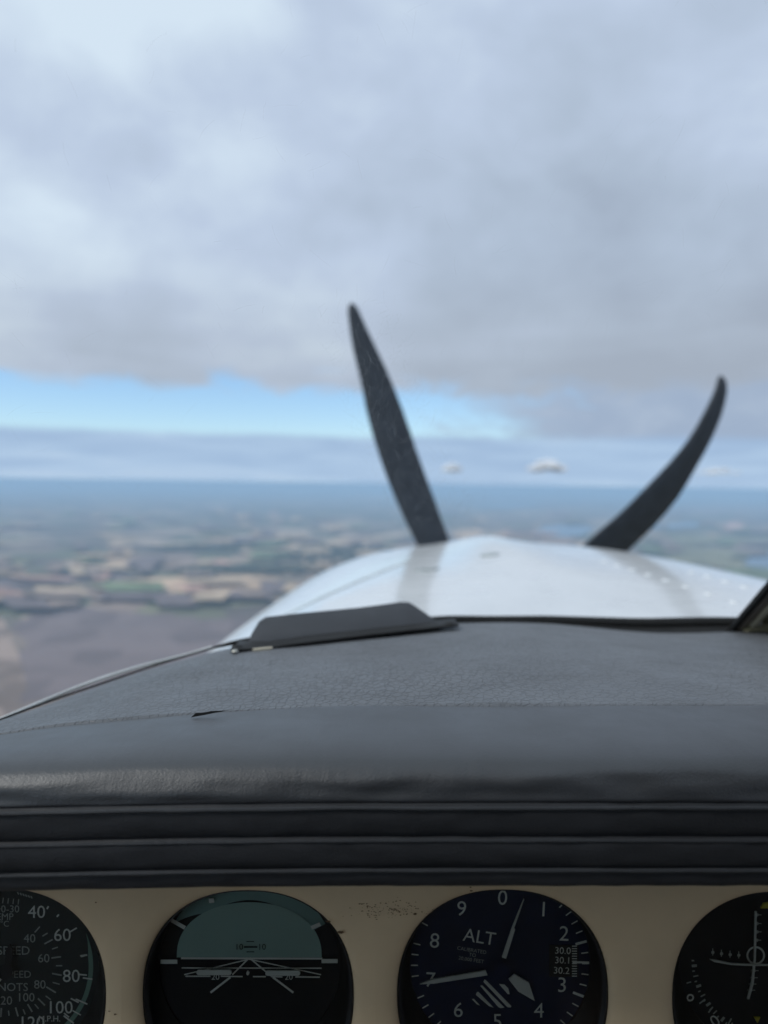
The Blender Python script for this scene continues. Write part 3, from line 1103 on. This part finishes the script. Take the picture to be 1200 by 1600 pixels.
# fine scratches in the acrylic
rs = random.Random(21)
sv, sf = [], []
swirl = []                                     # worn zone ahead of the pilot's eyes
for i in range(161):
    for j in range(161):
        p = pane_pt(i / 160, j / 160)
        if p.y > 0.05:
            qx, qy = 600 + p.x / p.y * F, 800 - p.z / p.y * F
            if 490 < qx < 760 and 470 < qy < 840 and abs(qx - (545 + (qy - 470) * 0.38)) < 70:
                swirl.append((i / 160, j / 160))
for i in range(1500):
    if i < 900:
        u, t = rs.choice(swirl)
        u, t = u + rs.uniform(-1, 1) / 320, t + rs.uniform(-1, 1) / 320
    else:
        u, t = rs.uniform(0.10, 0.98), rs.uniform(0.03, 0.80)
    an = rs.gauss(1.25, 0.75)
    ln = rs.uniform(0.002, 0.011)
    bend = rs.uniform(-0.3, 0.3)
    wd = rs.uniform(0.00006, 0.00016)
    last = None
    for k in range(5):
        a2 = an + bend * (k / 4 - 0.5)
        uu = u + math.cos(a2) * ln * (k / 4) / 0.585
        tt = t + math.sin(a2) * ln * (k / 4) / 0.75
        p = pane_pt(uu, tt) - WO + Vector((0, -0.0006, -0.0006))
        q = pane_pt(uu - math.sin(a2) * wd / 0.585, tt + math.cos(a2) * wd / 0.75) - WO + Vector((0, -0.0006, -0.0006))
        sv += [p, q]
        m_ = len(sv)
        if k:
            sf.append((m_ - 4, m_ - 3, m_ - 1, m_ - 2))
o = mesh_obj("scratch", sv, sf, scr, pane, smooth=False)
o['kind'] = "stuff"
# dark channel that holds the lower edge
def lower_seal(x0, x1, nseg, rise, r, name, mat, yo=0.0):
    pts = []
    for i in range(nseg + 1):
        x = x0 + (x1 - x0) * i / nseg
        b_ = base_curve(x)
        pts.append(Vector((x, b_.y + yo, b_.z + rise(x))) - WO)
    v, f = tube(pts, r, 10)
    return mesh_obj(name, v, f, mat, wind)


seal_rise = table([(-0.3, 0.0042), (-0.11, 0.0042), (0.04, 0.0030), (0.09, 0.0018), (0.14, 0.0042), (0.20, 0.0086), (0.28, 0.0090), (0.9, 0.01)])
lower_seal(-0.295, 0.84, 140, seal_rise, [0.0007 + 0.0041 * max(0.0, min(1.0, (-0.295 + 1.135 * i / 140 + 0.12) / 0.06)) for i in range(141)], "lower_seal", M_RUBBER)
lower_seal(0.03, 0.84, 80, lambda x: seal_rise(x) - 0.008, 0.0052, "lower_seal", M_RUBBER, -0.001)
lower_seal(-0.30, -0.125, 60, lambda x: 0.0030 + 0.0016 * math.sin(x * 60), 0.0011, "retainer_strip", M_LINE, 0.030)
# dark filler between the glareshield and the seal
v, f = grid(lambda u, t: Vector((0.0, 0.0, 0.0)) + (Vector((-0.10 + 0.94 * u, far_y(-0.10 + 0.94 * u) - 0.003, far_z(-0.10 + 0.94 * u) - 0.003))).lerp(
    base_curve(-0.10 + 0.94 * u) + Vector((0, 0.004, seal_rise(-0.10 + 0.94 * u) + 0.001)), t) - WO, 120, 2)
mesh_obj("seal_skirt", v, f, M_RUBBER, wind)
# centre post
pb, pt_ = Vector((0.279, 0.632, -0.106)), Vector((0.281, -0.06, 0.372))
al = (pt_ - pb).normalized()
nn = Vector((1, 0, 0)).cross(al).normalized()     # across the post, out of the cabin or into it
if nn.y > 0:
    nn = -nn


def post_strip(name, x0, x1, n0, n1, mat, bev=0.0015):
    c = [pb + Vector((x0, 0, 0)) + nn * n0, pb + Vector((x1, 0, 0)) + nn * n0, pb + Vector((x1, 0, 0)) + nn * n1, pb + Vector((x0, 0, 0)) + nn * n1]
    return bm_obj(name, prism([p - WO for p in c], pt_ - pb, bev, 2), mat, wind)


post_strip("post_seal", -0.002, 0.0026, -0.004, 0.001, M_RUBBER)
post_strip("post_trim", 0.0028, 0.0086, -0.004, 0.0016, M_BROWN)
post_strip("post_bead", 0.0088, 0.0130, -0.004, 0.0045, M_TAN, 0.0016)
post_strip("centre_post", 0.0132, 0.050, -0.005, 0.002, M_OLIVE)
foot = [pb + Vector((x, y, z)) - WO for x, y, z in ((0.004, -0.03, 0.012), (0.06, -0.03, 0.012), (0.06, -0.03, 0.022), (0.018, -0.03, 0.024))]
bm_obj("post_foot", prism(foot, Vector((0, 0.03, 0)), 0.001, 2), M_OLIVE, wind)
for x, z in ((0.014, 0.022), (0.028, 0.022)):
    v, f = grid(lambda u, t: pb - WO + Vector((x + math.cos(u * 2 * math.pi) * 0.0022 * math.cos(t * 1.5), -0.031 - 0.0014 * math.sin(t * 1.5), z - 0.003 + math.sin(u * 2 * math.pi) * 0.0022 * math.cos(t * 1.5))), 12, 4)
    mesh_obj("screw", v, f, M_STEEL, wind)

# ------------------------------------------------------------------ instrument panel
PD = 0.287                                         # depth of the panel's face
FD = 0.300                                         # depth of the dial faces
K = FD / F                                         # metres for one pixel at the dial faces
HOLES = [(-7, 1562), (385, 1565), (788, 1564), (1223, 1567)]
HR = 0.0404
PO = Vector((0.0, PD, -0.30))
panel = root("instrument_panel", PO, "worn beige instrument panel with round cut-outs under the glareshield", "instrument panel")
XB = [-0.205, -0.098, -0.0032, 0.0968, 0.205]
ZT, ZBOT = -0.1205, -0.250
NA = 96


def hole_r(a):
    return HR / (abs(math.cos(a)) ** 2.25 + abs(math.sin(a)) ** 2.25) ** (1 / 2.25)


pv_, pf_ = [], []
for ci, (hx, hy) in enumerate(HOLES):
    c = px(hx, hy, PD)
    x0, x1 = XB[ci], XB[ci + 1]
    base = len(pv_)
    rings = [(-0.0004, 0.010), (-0.0004, 0.0035), (0.0000, 0.0024), (0.0006, 0.0017), (0.0016, 0.0011), (0.0032, 0.0005), (0.0055, 0.0001)]
    for dr, dyy in rings:
        for k in range(NA):
            a = 2 * math.pi * k / NA
            r = hole_r(a) + dr
            pv_.append(Vector((c.x + math.cos(a) * r, PD + dyy, c.z + math.sin(a) * r)))
    for k in range(NA):
        a = 2 * math.pi * k / NA
        ca, sa = math.cos(a), math.sin(a)
        t = 1e9
        if ca > 1e-6:
            t = min(t, (x1 - c.x) / ca)
        if ca < -1e-6:
            t = min(t, (x0 - c.x) / ca)
        if sa > 1e-6:
            t = min(t, (ZT + 0.0 - c.z) / sa)
        if sa < -1e-6:
            t = min(t, (ZBOT - c.z) / sa)
        pv_.append(Vector((c.x + ca * t, PD, c.z + sa * t)))
    nr = len(rings) + 1
    for j in range(nr - 1):
        for k in range(NA):
            pf_.append((base + j * NA + k, base + j * NA + (k + 1) % NA, base + (j + 1) * NA + (k + 1) % NA, base + (j + 1) * NA + k))
    # corners between the ring and the cell
    for cx_, cz_ in ((x0, ZT), (x1, ZT), (x0, ZBOT), (x1, ZBOT)):
        an = math.atan2(cz_ - c.z, cx_ - c.x) % (2 * math.pi)
        k = int(an / (2 * math.pi) * NA)
        pv_.append(Vector((cx_, PD, cz_)))
        pf_.append((base + (nr - 1) * NA + k, base + (nr - 1) * NA + (k + 1) % NA, len(pv_) - 1))
for x0, x1, z0, z1 in ((-0.31, XB[0], -0.45, ZT), (XB[4], 0.83, -0.45, ZT), (XB[0], XB[4], -0.45, ZBOT)):
    b0 = len(pv_)
    pv_ += [Vector((x0, PD, z0)), Vector((x1, PD, z0)), Vector((x1, PD, z1)), Vector((x0, PD, z1))]
    pf_.append((b0, b0 + 1, b0 + 2, b0 + 3))
mesh_obj("panel_sheet", [p - PO for p in pv_], pf_, M_BEIGE, panel)
# scuffs and specks where the paint has worn
rs = random.Random(4)
spots = [(rs.gauss(606, 28), 1424 + rs.gauss(0, 5) + 0.06 * 0, rs.uniform(0.4, 1.3)) for _ in range(110)]
spots += [(rs.uniform(560, 650), 1412 + rs.gauss(0, 4), rs.uniform(0.5, 1.4)) for _ in range(26)]
spots += [(513, 1440, 3.0), (533, 1457, 4.0), (530, 1456, 2.5), (171, 1580, 1.6), (180, 1585, 1.8), (648, 1428, 2.6), (150, 1410, 1.6), (736, 1392, 2.2), (735, 1386, 1.8)]
for x, y, r in spots:
    c = px(x, y, PD - 0.0002)
    r *= PD / F
    vs = [c + Vector((math.cos(k * 1.047) * r * rs.uniform(0.7, 1.7), 0, math.sin(k * 1.047) * r * rs.uniform(0.3, 0.9))) - PO for k in range(6)]
    sp = [tuple(v_) for v_ in vs]
    if x == 513:
        pass
    if 'SC' not in globals():
        SC = ([], [])
    b0 = len(SC[0])
    SC[0].extend(sp)
    SC[1].append(tuple(range(b0, b0 + 6)))
o = mesh_obj("scuff", SC[0], SC[1], M_SCUFF, panel, smooth=False)
o['kind'] = "stuff"

# ------------------------------------------------------------------ dials
def text_mesh(s, size, spacing=1.0):
    cu = bpy.data.curves.new("lettering", 'FONT')
    cu.body = s
    cu.size = size
    cu.align_x = 'CENTER'
    cu.align_y = 'CENTER'
    cu.space_character = spacing
    cu.resolution_u = 3
    tmp = bpy.data.objects.new("lettering", cu)
    COL.objects.link(tmp)
    dg = bpy.context.evaluated_depsgraph_get()
    me = bpy.data.meshes.new_from_object(tmp.evaluated_get(dg))
    bpy.data.objects.remove(tmp)
    bpy.data.curves.remove(cu)
    me.transform(Matrix.Rotation(rad(90), 4, 'X'))
    return me


class Dial:
    def __init__(self, name, cx, cy, hole, face_mat, label, cat):
        self.cx, self.cy = cx, cy
        self.c = px(cx, cy, FD)
        self.root = root(name, self.c, label, cat, "round flight instruments in the panel")
        hc = px(hole[0], hole[1], PD) - self.c
        rb = 141 * K
        # dark case: a ring from the cut-out back to the dial
        vs, fs = [], []
        prof = [(HR + 0.004, hc, PD - FD + 0.0095), (HR - 0.0002, hc, PD - FD + 0.0042), (HR - 0.0012, hc, PD - FD + 0.0040), (HR - 0.0016, hc, PD - FD + 0.0052),
                (rb + 0.0012, Vector(), -0.0022), (rb, Vector(), -0.0012), (rb, Vector(), 0.0004)]
        for r, c, yy in prof:
            for k in range(72):
                a = 2 * math.pi * k / 72
                rr = r * hole_r(a) / HR if c is hc else r
                vs.append(Vector((c.x + math.cos(a) * rr, yy, c.z + math.sin(a) * rr)))
        for j in range(len(prof) - 1):
            for k in range(72):
                fs.append((j * 72 + k, j * 72 + (k + 1) % 72, (j + 1) * 72 + (k + 1) % 72, (j + 1) * 72 + k))
        mesh_obj("bezel", vs, fs, M_BEZEL, self.root)
        self.face = self.root
        self.face = self.disc("dial_face", 0, 0, 143, 0.0, face_mat, 72)
        # glass
        vs = [Vector((hc.x + math.cos(2 * math.pi * k / 72) * (hole_r(2 * math.pi * k / 72) - 0.0014), PD - FD + 0.0062, hc.z + math.sin(2 * math.pi * k / 72) * (hole_r(2 * math.pi * k / 72) - 0.0014))) for k in range(72)]
        mesh_obj("cover_glass", vs, [tuple(range(72))], glass, self.root, smooth=False)

    def loc(self, x, y, up=0.0):
        """offset pixels from the dial's centre (y down)"""
        return Vector((x * K, -up, -y * K))

    def P(self, x, y, up=0.0):
        return self.loc(x - self.cx, y - self.cy, up)

    def disc(self, name, x, y, r, up, mat, seg=40):
        return mesh_obj(name, [self.loc(x + math.cos(2 * math.pi * k / seg) * r, y + math.sin(2 * math.pi * k / seg) * r, up) for k in range(seg)], [tuple(range(seg))], mat, self.face, smooth=False)

    def text(self, s, x, y, size, mat=None, rot=0.0, up=0.0004, name=None, spacing=1.0):
        me = text_mesh(s, size * K, spacing)
        nm = name or ("numeral" if s.strip("+-.0123456789") == "" else "lettering")
        o = bpy.data.objects.new(nm, me)
        COL.objects.link(o)
        me.materials.append(mat or M_PRINT)
        o.parent = self.face
        o.location = self.P(x, y, up)
        o.rotation_euler = (0, rad(rot), 0)
        return o

    def quads(self, name, segs, mat=None, up=0.0004, stuff=True):
        """flat strokes: (x0, y0, x1, y1, width) in pixels of the photograph"""
        vs, fs = [], []
        for x0, y0, x1, y1, wd in segs:
            d = Vector((x1 - x0, y1 - y0))
            nrm = Vector((-d.y, d.x)).normalized() * wd / 2
            b0 = len(vs)
            for qx, qy in ((x0 + nrm.x, y0 + nrm.y), (x1 + nrm.x, y1 + nrm.y), (x1 - nrm.x, y1 - nrm.y), (x0 - nrm.x, y0 - nrm.y)):
                vs.append(self.P(qx, qy, up))
            fs.append((b0, b0 + 1, b0 + 2, b0 + 3))
        o = mesh_obj(name, vs, fs, mat or M_PRINT, self.face, smooth=False)
        if stuff and len(segs) > 1:
            o['kind'] = "stuff"
        return o

    def plate(self, name, outline, up, mat, th=0.0007):
        """a thin solid plate, outline in pixels of the photograph"""
        pts = [self.P(x, y, up) for x, y in outline]
        return bm_obj(name, prism(pts, Vector((0, th, 0)), 0.00008, 1), mat, self.root)

    def arc(self, name, r0, r1, a0, a1, up, mat, n_=40):
        """ring piece; angles in degrees clockwise from the top"""
        vs, fs = [], []
        for i in range(n_ + 1):
            a = rad(a0 + (a1 - a0) * i / n_)
            t = min(1.0, i / 8)
            for r in (r1 - (r1 - r0) * t, r1):
                vs.append(self.loc(math.sin(a) * r, -math.cos(a) * r, up))
            if i:
                fs.append((2 * i - 2, 2 * i - 1, 2 * i + 1, 2 * i))
        return mesh_obj(name, vs, fs, mat, self.face, smooth=False)

    def ticks(self, angles, r0, r1, wd):
        return [(self.cx + math.sin(rad(a)) * r0, self.cy - math.cos(rad(a)) * r0, self.cx + math.sin(rad(a)) * r1, self.cy - math.cos(rad(a)) * r1, wd) for a in angles]


# airspeed indicator ---------------------------------------------------------------
d = Dial("airspeed_indicator", 15, 1510, HOLES[0], material("dial_grey_green", (0.020, 0.029, 0.030), 0.65, 0.25, vary=0.15), "airspeed dial with green arc and two rings of speed numbers", "airspeed indicator")
for s, x, y in (("40", 58, 1425), ("60", 98, 1461), ("80", 112, 1525), ("100", 94, 1574), ("120", 50, 1598)):
    d.text(s, x, y, 28)
for s, x, y in (("40", 47, 1466), ("60", 69, 1497), ("80", 63, 1538), ("100", 41, 1558), ("120", 6, 1563)):
    d.text(s, x, y, 19, M_PRINT_DIM)
d.text("SPEED", 22, 1485, 19, M_PRINT_DIM)
d.text("AIR", -28, 1485, 19, M_PRINT_DIM)
d.text("SPEED", 28, 1522, 16, M_PRINT_DIM)
d.text("TRUE", -24, 1522, 16, M_PRINT_DIM)
d.text("KNOTS", 15, 1542, 18, M_PRINT_DIM)
d.text("M.P.H.", 78, 1591, 13)
d.text("+0-30", 12, 1420, 16, M_PRINT_DIM)
d.text("TEMP", 4, 1432, 15, M_PRINT_DIM)
d.text("\u00b0C", 8, 1443, 13, M_PRINT_DIM)
sg = d.ticks([33, 43.5], 108, 113, 2.4) + d.ticks([60, 96, 117], 108, 122, 2.4) + d.ticks([81, 130], 112, 122, 2.2)
sg += d.ticks([33 + 9.6 * i for i in range(0)], 1, 2, 1)
sg += [(127, 1494, 137, 1491, 2.4), (130, 1527, 145, 1529, 2.4), (119, 1560, 137, 1568, 2.4), (114, 1578, 127, 1585, 2.0), (100, 1586, 116, 1598, 2.6)]
d.quads("scale_mark", sg)
d.quads("inner_scale_mark", [(55, 1456, 63, 1447, 2), (67, 1462, 75, 1457, 2), (70, 1474, 83, 1467, 2.4), (82, 1482, 91, 1479, 1.8), (81, 1496, 96, 1494, 2.4), (88, 1508, 98, 1508, 1.8),
                             (82, 1520, 97, 1523, 2.4), (83, 1534, 94, 1537, 1.8), (73, 1541, 88, 1550, 2.4), (72, 1555, 80, 1561, 1.8), (60, 1559, 71, 1570, 2.4), (55, 1568, 61, 1575, 1.8),
                             (44, 1568, 51, 1580, 2.4), (37, 1576, 40, 1584, 1.8), (25, 1573, 29, 1587, 2.4), (14, 1578, 15, 1586, 1.8), (3, 1574, 2, 1588, 2.4)], M_PRINT_DIM)
d.quads("temperature_mark", [(2 + 8 * i - 4, 1401 + 0.8 * i, 2 + 8 * i - 5, 1410 + 0.6 * i, 1.4) for i in range(5)] + [(28 + 4.2 * i, 1393 + 1.2 * i, 30 + 4.2 * i, 1397 + 1.2 * i, 1.6) for i in range(6)], M_PRINT_DIM)
d.arc("green_arc", 124, 131, 66, 150, 0.0003, M_GREEN)
d.plate("needle", [(15, 1508), (18, 1513), (-20, 1556), (-52, 1590), (-56, 1586), (-24, 1550)], 0.0030, M_PRINT)
d.plate("needle_tail", [(11, 1508), (14, 1478), (20, 1470), (25, 1478), (21, 1510), (16, 1514)], 0.0026, M_DIAL)
d.disc("hub", 0, 0, 12, 0.0038, M_DIAL)

# attitude indicator ---------------------------------------------------------------
d = Dial("attitude_indicator", 390, 1506, HOLES[1], M_DIAL, "artificial horizon dial with pale blue upper half", "attitude indicator")
CX, CY = 390, 1506
def half_disc(name, rx, ry_, ybase, up, mat):
    pts = [(CX + math.cos(math.pi * k / 40) * rx, ybase - (abs(math.sin(math.pi * k / 40)) ** 0.85) * ry_) for k in range(41)]
    return mesh_obj(name, [d.P(x, y, up) for x, y in pts], [tuple(range(41))], mat, d.face, smooth=False)


d.arc("sky_ring", 100, 134, -62, 62, 0.0002, M_SKYRIM)
half_disc("sky_half", 113, 86, 1494, 0.0008, M_SKYBALL)
d.quads("horizon_line", [(284, 1494.5, 504, 1495, 3.0)], up=0.0012)
d.quads("perspective_line", [(390, 1496, 289, 1520, 1.7), (390, 1496, 502, 1520, 1.7), (388, 1496, 364, 1520, 2.2), (393, 1496, 424, 1522, 2.2),
                             (361, 1524, 330, 1548, 3.2), (427, 1524, 459, 1548, 3.2)], up=0.0012)
d.quads("pitch_line", [(285, 1509.5, 503, 1510, 1.8), (291, 1522.5, 330, 1522.5, 2.0), (346, 1522.5, 380, 1523, 2.0), (396, 1523, 416, 1523, 2.0), (424, 1523, 442, 1523.5, 2.0), (462, 1523.5, 500, 1524, 2.0)], up=0.0012)
d.text("20", 338, 1523, 13, up=0.0016)
d.text("20", 452, 1523, 13, up=0.0016)
d.quads("climb_line", [(386, 1468.5, 398, 1468.5, 1.4), (382, 1477, 403, 1477, 2.6), (386, 1484.5, 398, 1484.5, 1.4)], M_INK, 0.0012)
d.text("10", 374.5, 1477, 13, M_INK, up=0.0013)
d.text("10", 410, 1477, 13, M_INK, up=0.0013)
def capsule(x0, x1, y, h, up, name):
    pts = [(x0 + h / 2 - math.sin(math.pi * k / 8) * h / 2, y + math.cos(math.pi * k / 8) * h / 2) for k in range(9)]
    pts += [(x1 - h / 2 + math.sin(math.pi * k / 8) * h / 2, y - math.cos(math.pi * k / 8) * h / 2) for k in range(9)]
    return d.plate(name, pts, up, M_PRINT)


capsule(311, 365, 1510, 7.5, 0.0042, "aircraft_bar")
capsule(417, 471, 1511, 7.5, 0.0042, "aircraft_bar")
d.plate("centre_dot", [(390 + math.sin(k * 0.785) * 2.4, 1511 + math.cos(k * 0.785) * 3.2) for k in range(8)], 0.0042, M_PRINT)
for nm, sgm in (("bank_mark", (253, 1498.5, 279, 1498.5, 6.5)), ("bank_mark", (503, 1497.5, 528, 1497.5, 6.5)), ("bank_mark", (270, 1434, 291, 1446, 6.0)),
                ("bank_mark", (487, 1446, 501, 1440, 6.0)), ("bank_mark", (328, 1404, 336, 1403, 7.0))):
    d.quads(nm, [sgm], up=0.0018)

# altimeter ------------------------------------------------------------------------
d = Dial("altimeter", 781, 1506, HOLES[2], material("dial_navy", (0.013, 0.021, 0.062), 0.6, 0.3, vary=0.2), "altimeter dial marked ALT with white pointers and a striped window", "altimeter")
for s, x, y, r in (("0", 785, 1403, 3), ("1", 849, 1421, 3), ("2", 881, 1459, 3), ("3", 878, 1539, 0), ("4", 842, 1579, 0), ("5", 777, 1596, 0), ("6", 716, 1578, 4), ("7", 672, 1531, 4), ("8", 679, 1470, 4), ("9", 721, 1420, 4)):
    d.text(s, x, y, 33, rot=r)
d.text("ALT", 749, 1464, 29, rot=9)
d.text("CALIBRATED", 737, 1484, 8.0, M_PRINT_DIM, 9)
d.text("TO", 738, 1491.5, 8.0, M_PRINT_DIM, 9)
d.text("20,000 FEET", 736, 1499, 8.0, M_PRINT_DIM, 9)
sg = d.ticks([7.2 * i + 3 for i in range(50) if i % 5], 128, 139, 2.0)
sg = [s_ for s_ in sg if not (s_[0] < 700 and s_[1] < 1440)]
sg += d.ticks([36 * i + 3 for i in (2, 3, 4, 5, 6)], 122, 140, 4.0)
d.quads("scale_mark", sg)
# pressure window
d.plate("pressure_window", [(858, 1476), (904, 1476), (904, 1526), (858, 1526)], 0.0002, M_BEZEL, 0.0002)
d.text("30.0", 879, 1485, 15, rot=2)
d.text("30.1", 879, 1500, 15, rot=2)
d.text("30.2", 877, 1516, 15, rot=2)
d.quads("pressure_mark", [(893, 1477 + 3.9 * i, 901, 1477 + 3.9 * i, 1.5) for i in range(13)] + [(894, 1502, 920, 1502.5, 3.2)], up=0.0006)
# striped flag
ST = [[(757, 1529), (760, 1531), (799, 1571), (797, 1573), (792, 1572), (755, 1533)],
      [(750, 1539), (753, 1538), (788, 1573), (782, 1574), (778, 1572)],
      [(745, 1549), (747, 1548), (771, 1573), (764, 1571), (743, 1553)],
      [(737, 1560), (740, 1559), (750, 1570), (745, 1568)],
      [(779, 1536), (788, 1537), (794, 1543), (796, 1552), (793, 1552)]]
for p_ in ST:
    d.plate("window_stripe", p_, 0.0006, M_PRINT, 0.0002)
d.plate("thousands_pointer", [(655, 1530), (673, 1523), (757, 1508.5), (760, 1516), (676, 1529)], 0.0034, M_PRINT)
d.plate("hundreds_pointer", [(815, 1396), (816, 1396.5), (800.5, 1441), (802, 1443), (788, 1488), (781.5, 1486), (797, 1440)], 0.0044, M_PRINT)
d.plate("ten_thousands_pointer", [(793, 1524), (802, 1516), (825, 1530), (834, 1558), (808, 1543)], 0.0026, M_PRINT)
d.disc("hub", 0, 0, 13, 0.0050, d.face.data.materials[0])

# course indicator -----------------------------------------------------------------
d = Dial("course_indicator", 1200, 1500, HOLES[3], M_DIAL, "navigation dial with crossed white needles and yellow marks", "course indicator")
def ring(name, cx, cy, r0, r1, up, mat):
    vs, fs = [], []
    for k in range(41):
        a = 2 * math.pi * k / 40
        vs += [d.P(cx + math.cos(a) * r0, cy + math.sin(a) * r0, up), d.P(cx + math.cos(a) * r1, cy + math.sin(a) * r1, up)]
        if k:
            fs.append((2 * k - 2, 2 * k - 1, 2 * k + 1, 2 * k))
    return mesh_obj(name, vs, fs, mat, d.face, smooth=False)


ring("centre_ring", 1180, 1492, 11.5, 14.5, 0.0004, M_PRINT)
d.plate("course_needle", [(1174, 1418), (1177, 1418), (1175.5, 1492), (1172, 1530), (1165.5, 1554), (1162, 1554), (1168.5, 1528), (1172.5, 1492)], 0.0030, M_PRINT)
d.plate("glide_needle", [(1103, 1491), (1112, 1492), (1136, 1497), (1165, 1498.5), (1215, 1499), (1215, 1501), (1165, 1501), (1136, 1499.5), (1110, 1495)], 0.0036, M_PRINT)
for k, (x, y) in enumerate([(1182, 1428.5), (1182, 1442), (1182, 1455), (1181.5, 1468), (1177.5, 1515.5), (1176, 1526.5), (1174, 1536.5), (1172, 1546)]):
    d.disc("deviation_dot", x - d.cx, y - d.cy, 2.6, 0.0005, M_PRINT_DIM, 14)
    d.quads("deviation_mark", [(x - 5, y, x + 7, y + 0.2, 1.3)], M_PRINT_DIM, 0.0004)
for k, (x, y) in enumerate([(1113, 1487), (1126.5, 1489), (1140, 1490.5), (1153.5, 1491.5)]):
    d.disc("deviation_dot", x - d.cx, y - d.cy, 2.6, 0.0005, M_PRINT_DIM, 14)
    d.quads("deviation_mark", [(x, y - 6, x, y + 5, 1.3)], M_PRINT_DIM, 0.0004)
d.text("6", 1075, 1557, 29, M_PRINT, rot=-70)
d.text("0", 1117, 1595, 27, M_PRINT, rot=-35)
cs = []
for i in range(22):
    a = 186 + i * 4.0
    ln = 8 if i % 2 == 0 else 4
    cs += d.ticks([a + 0], 120 - ln, 120, 2.2 if i % 4 else 4.2)
d.quads("compass_mark", cs, M_PRINT_DIM)
d.quads("card_tick", [(1092, 1567, 1101, 1560, 2.4), (1106, 1581, 1113, 1572, 2.4), (1072, 1535, 1079, 1533, 2.0), (1137, 1599, 1142, 1590, 2.4)], M_PRINT_DIM, 0.0005)
d.plate("yellow_flag", [(1186, 1417), (1191, 1409), (1225, 1404), (1225, 1417)], 0.0012, M_YELLOW)
d.plate("yellow_bug", [(1176, 1586.5), (1186, 1586.5), (1181.5, 1596)], 0.0012, M_YELLOW)
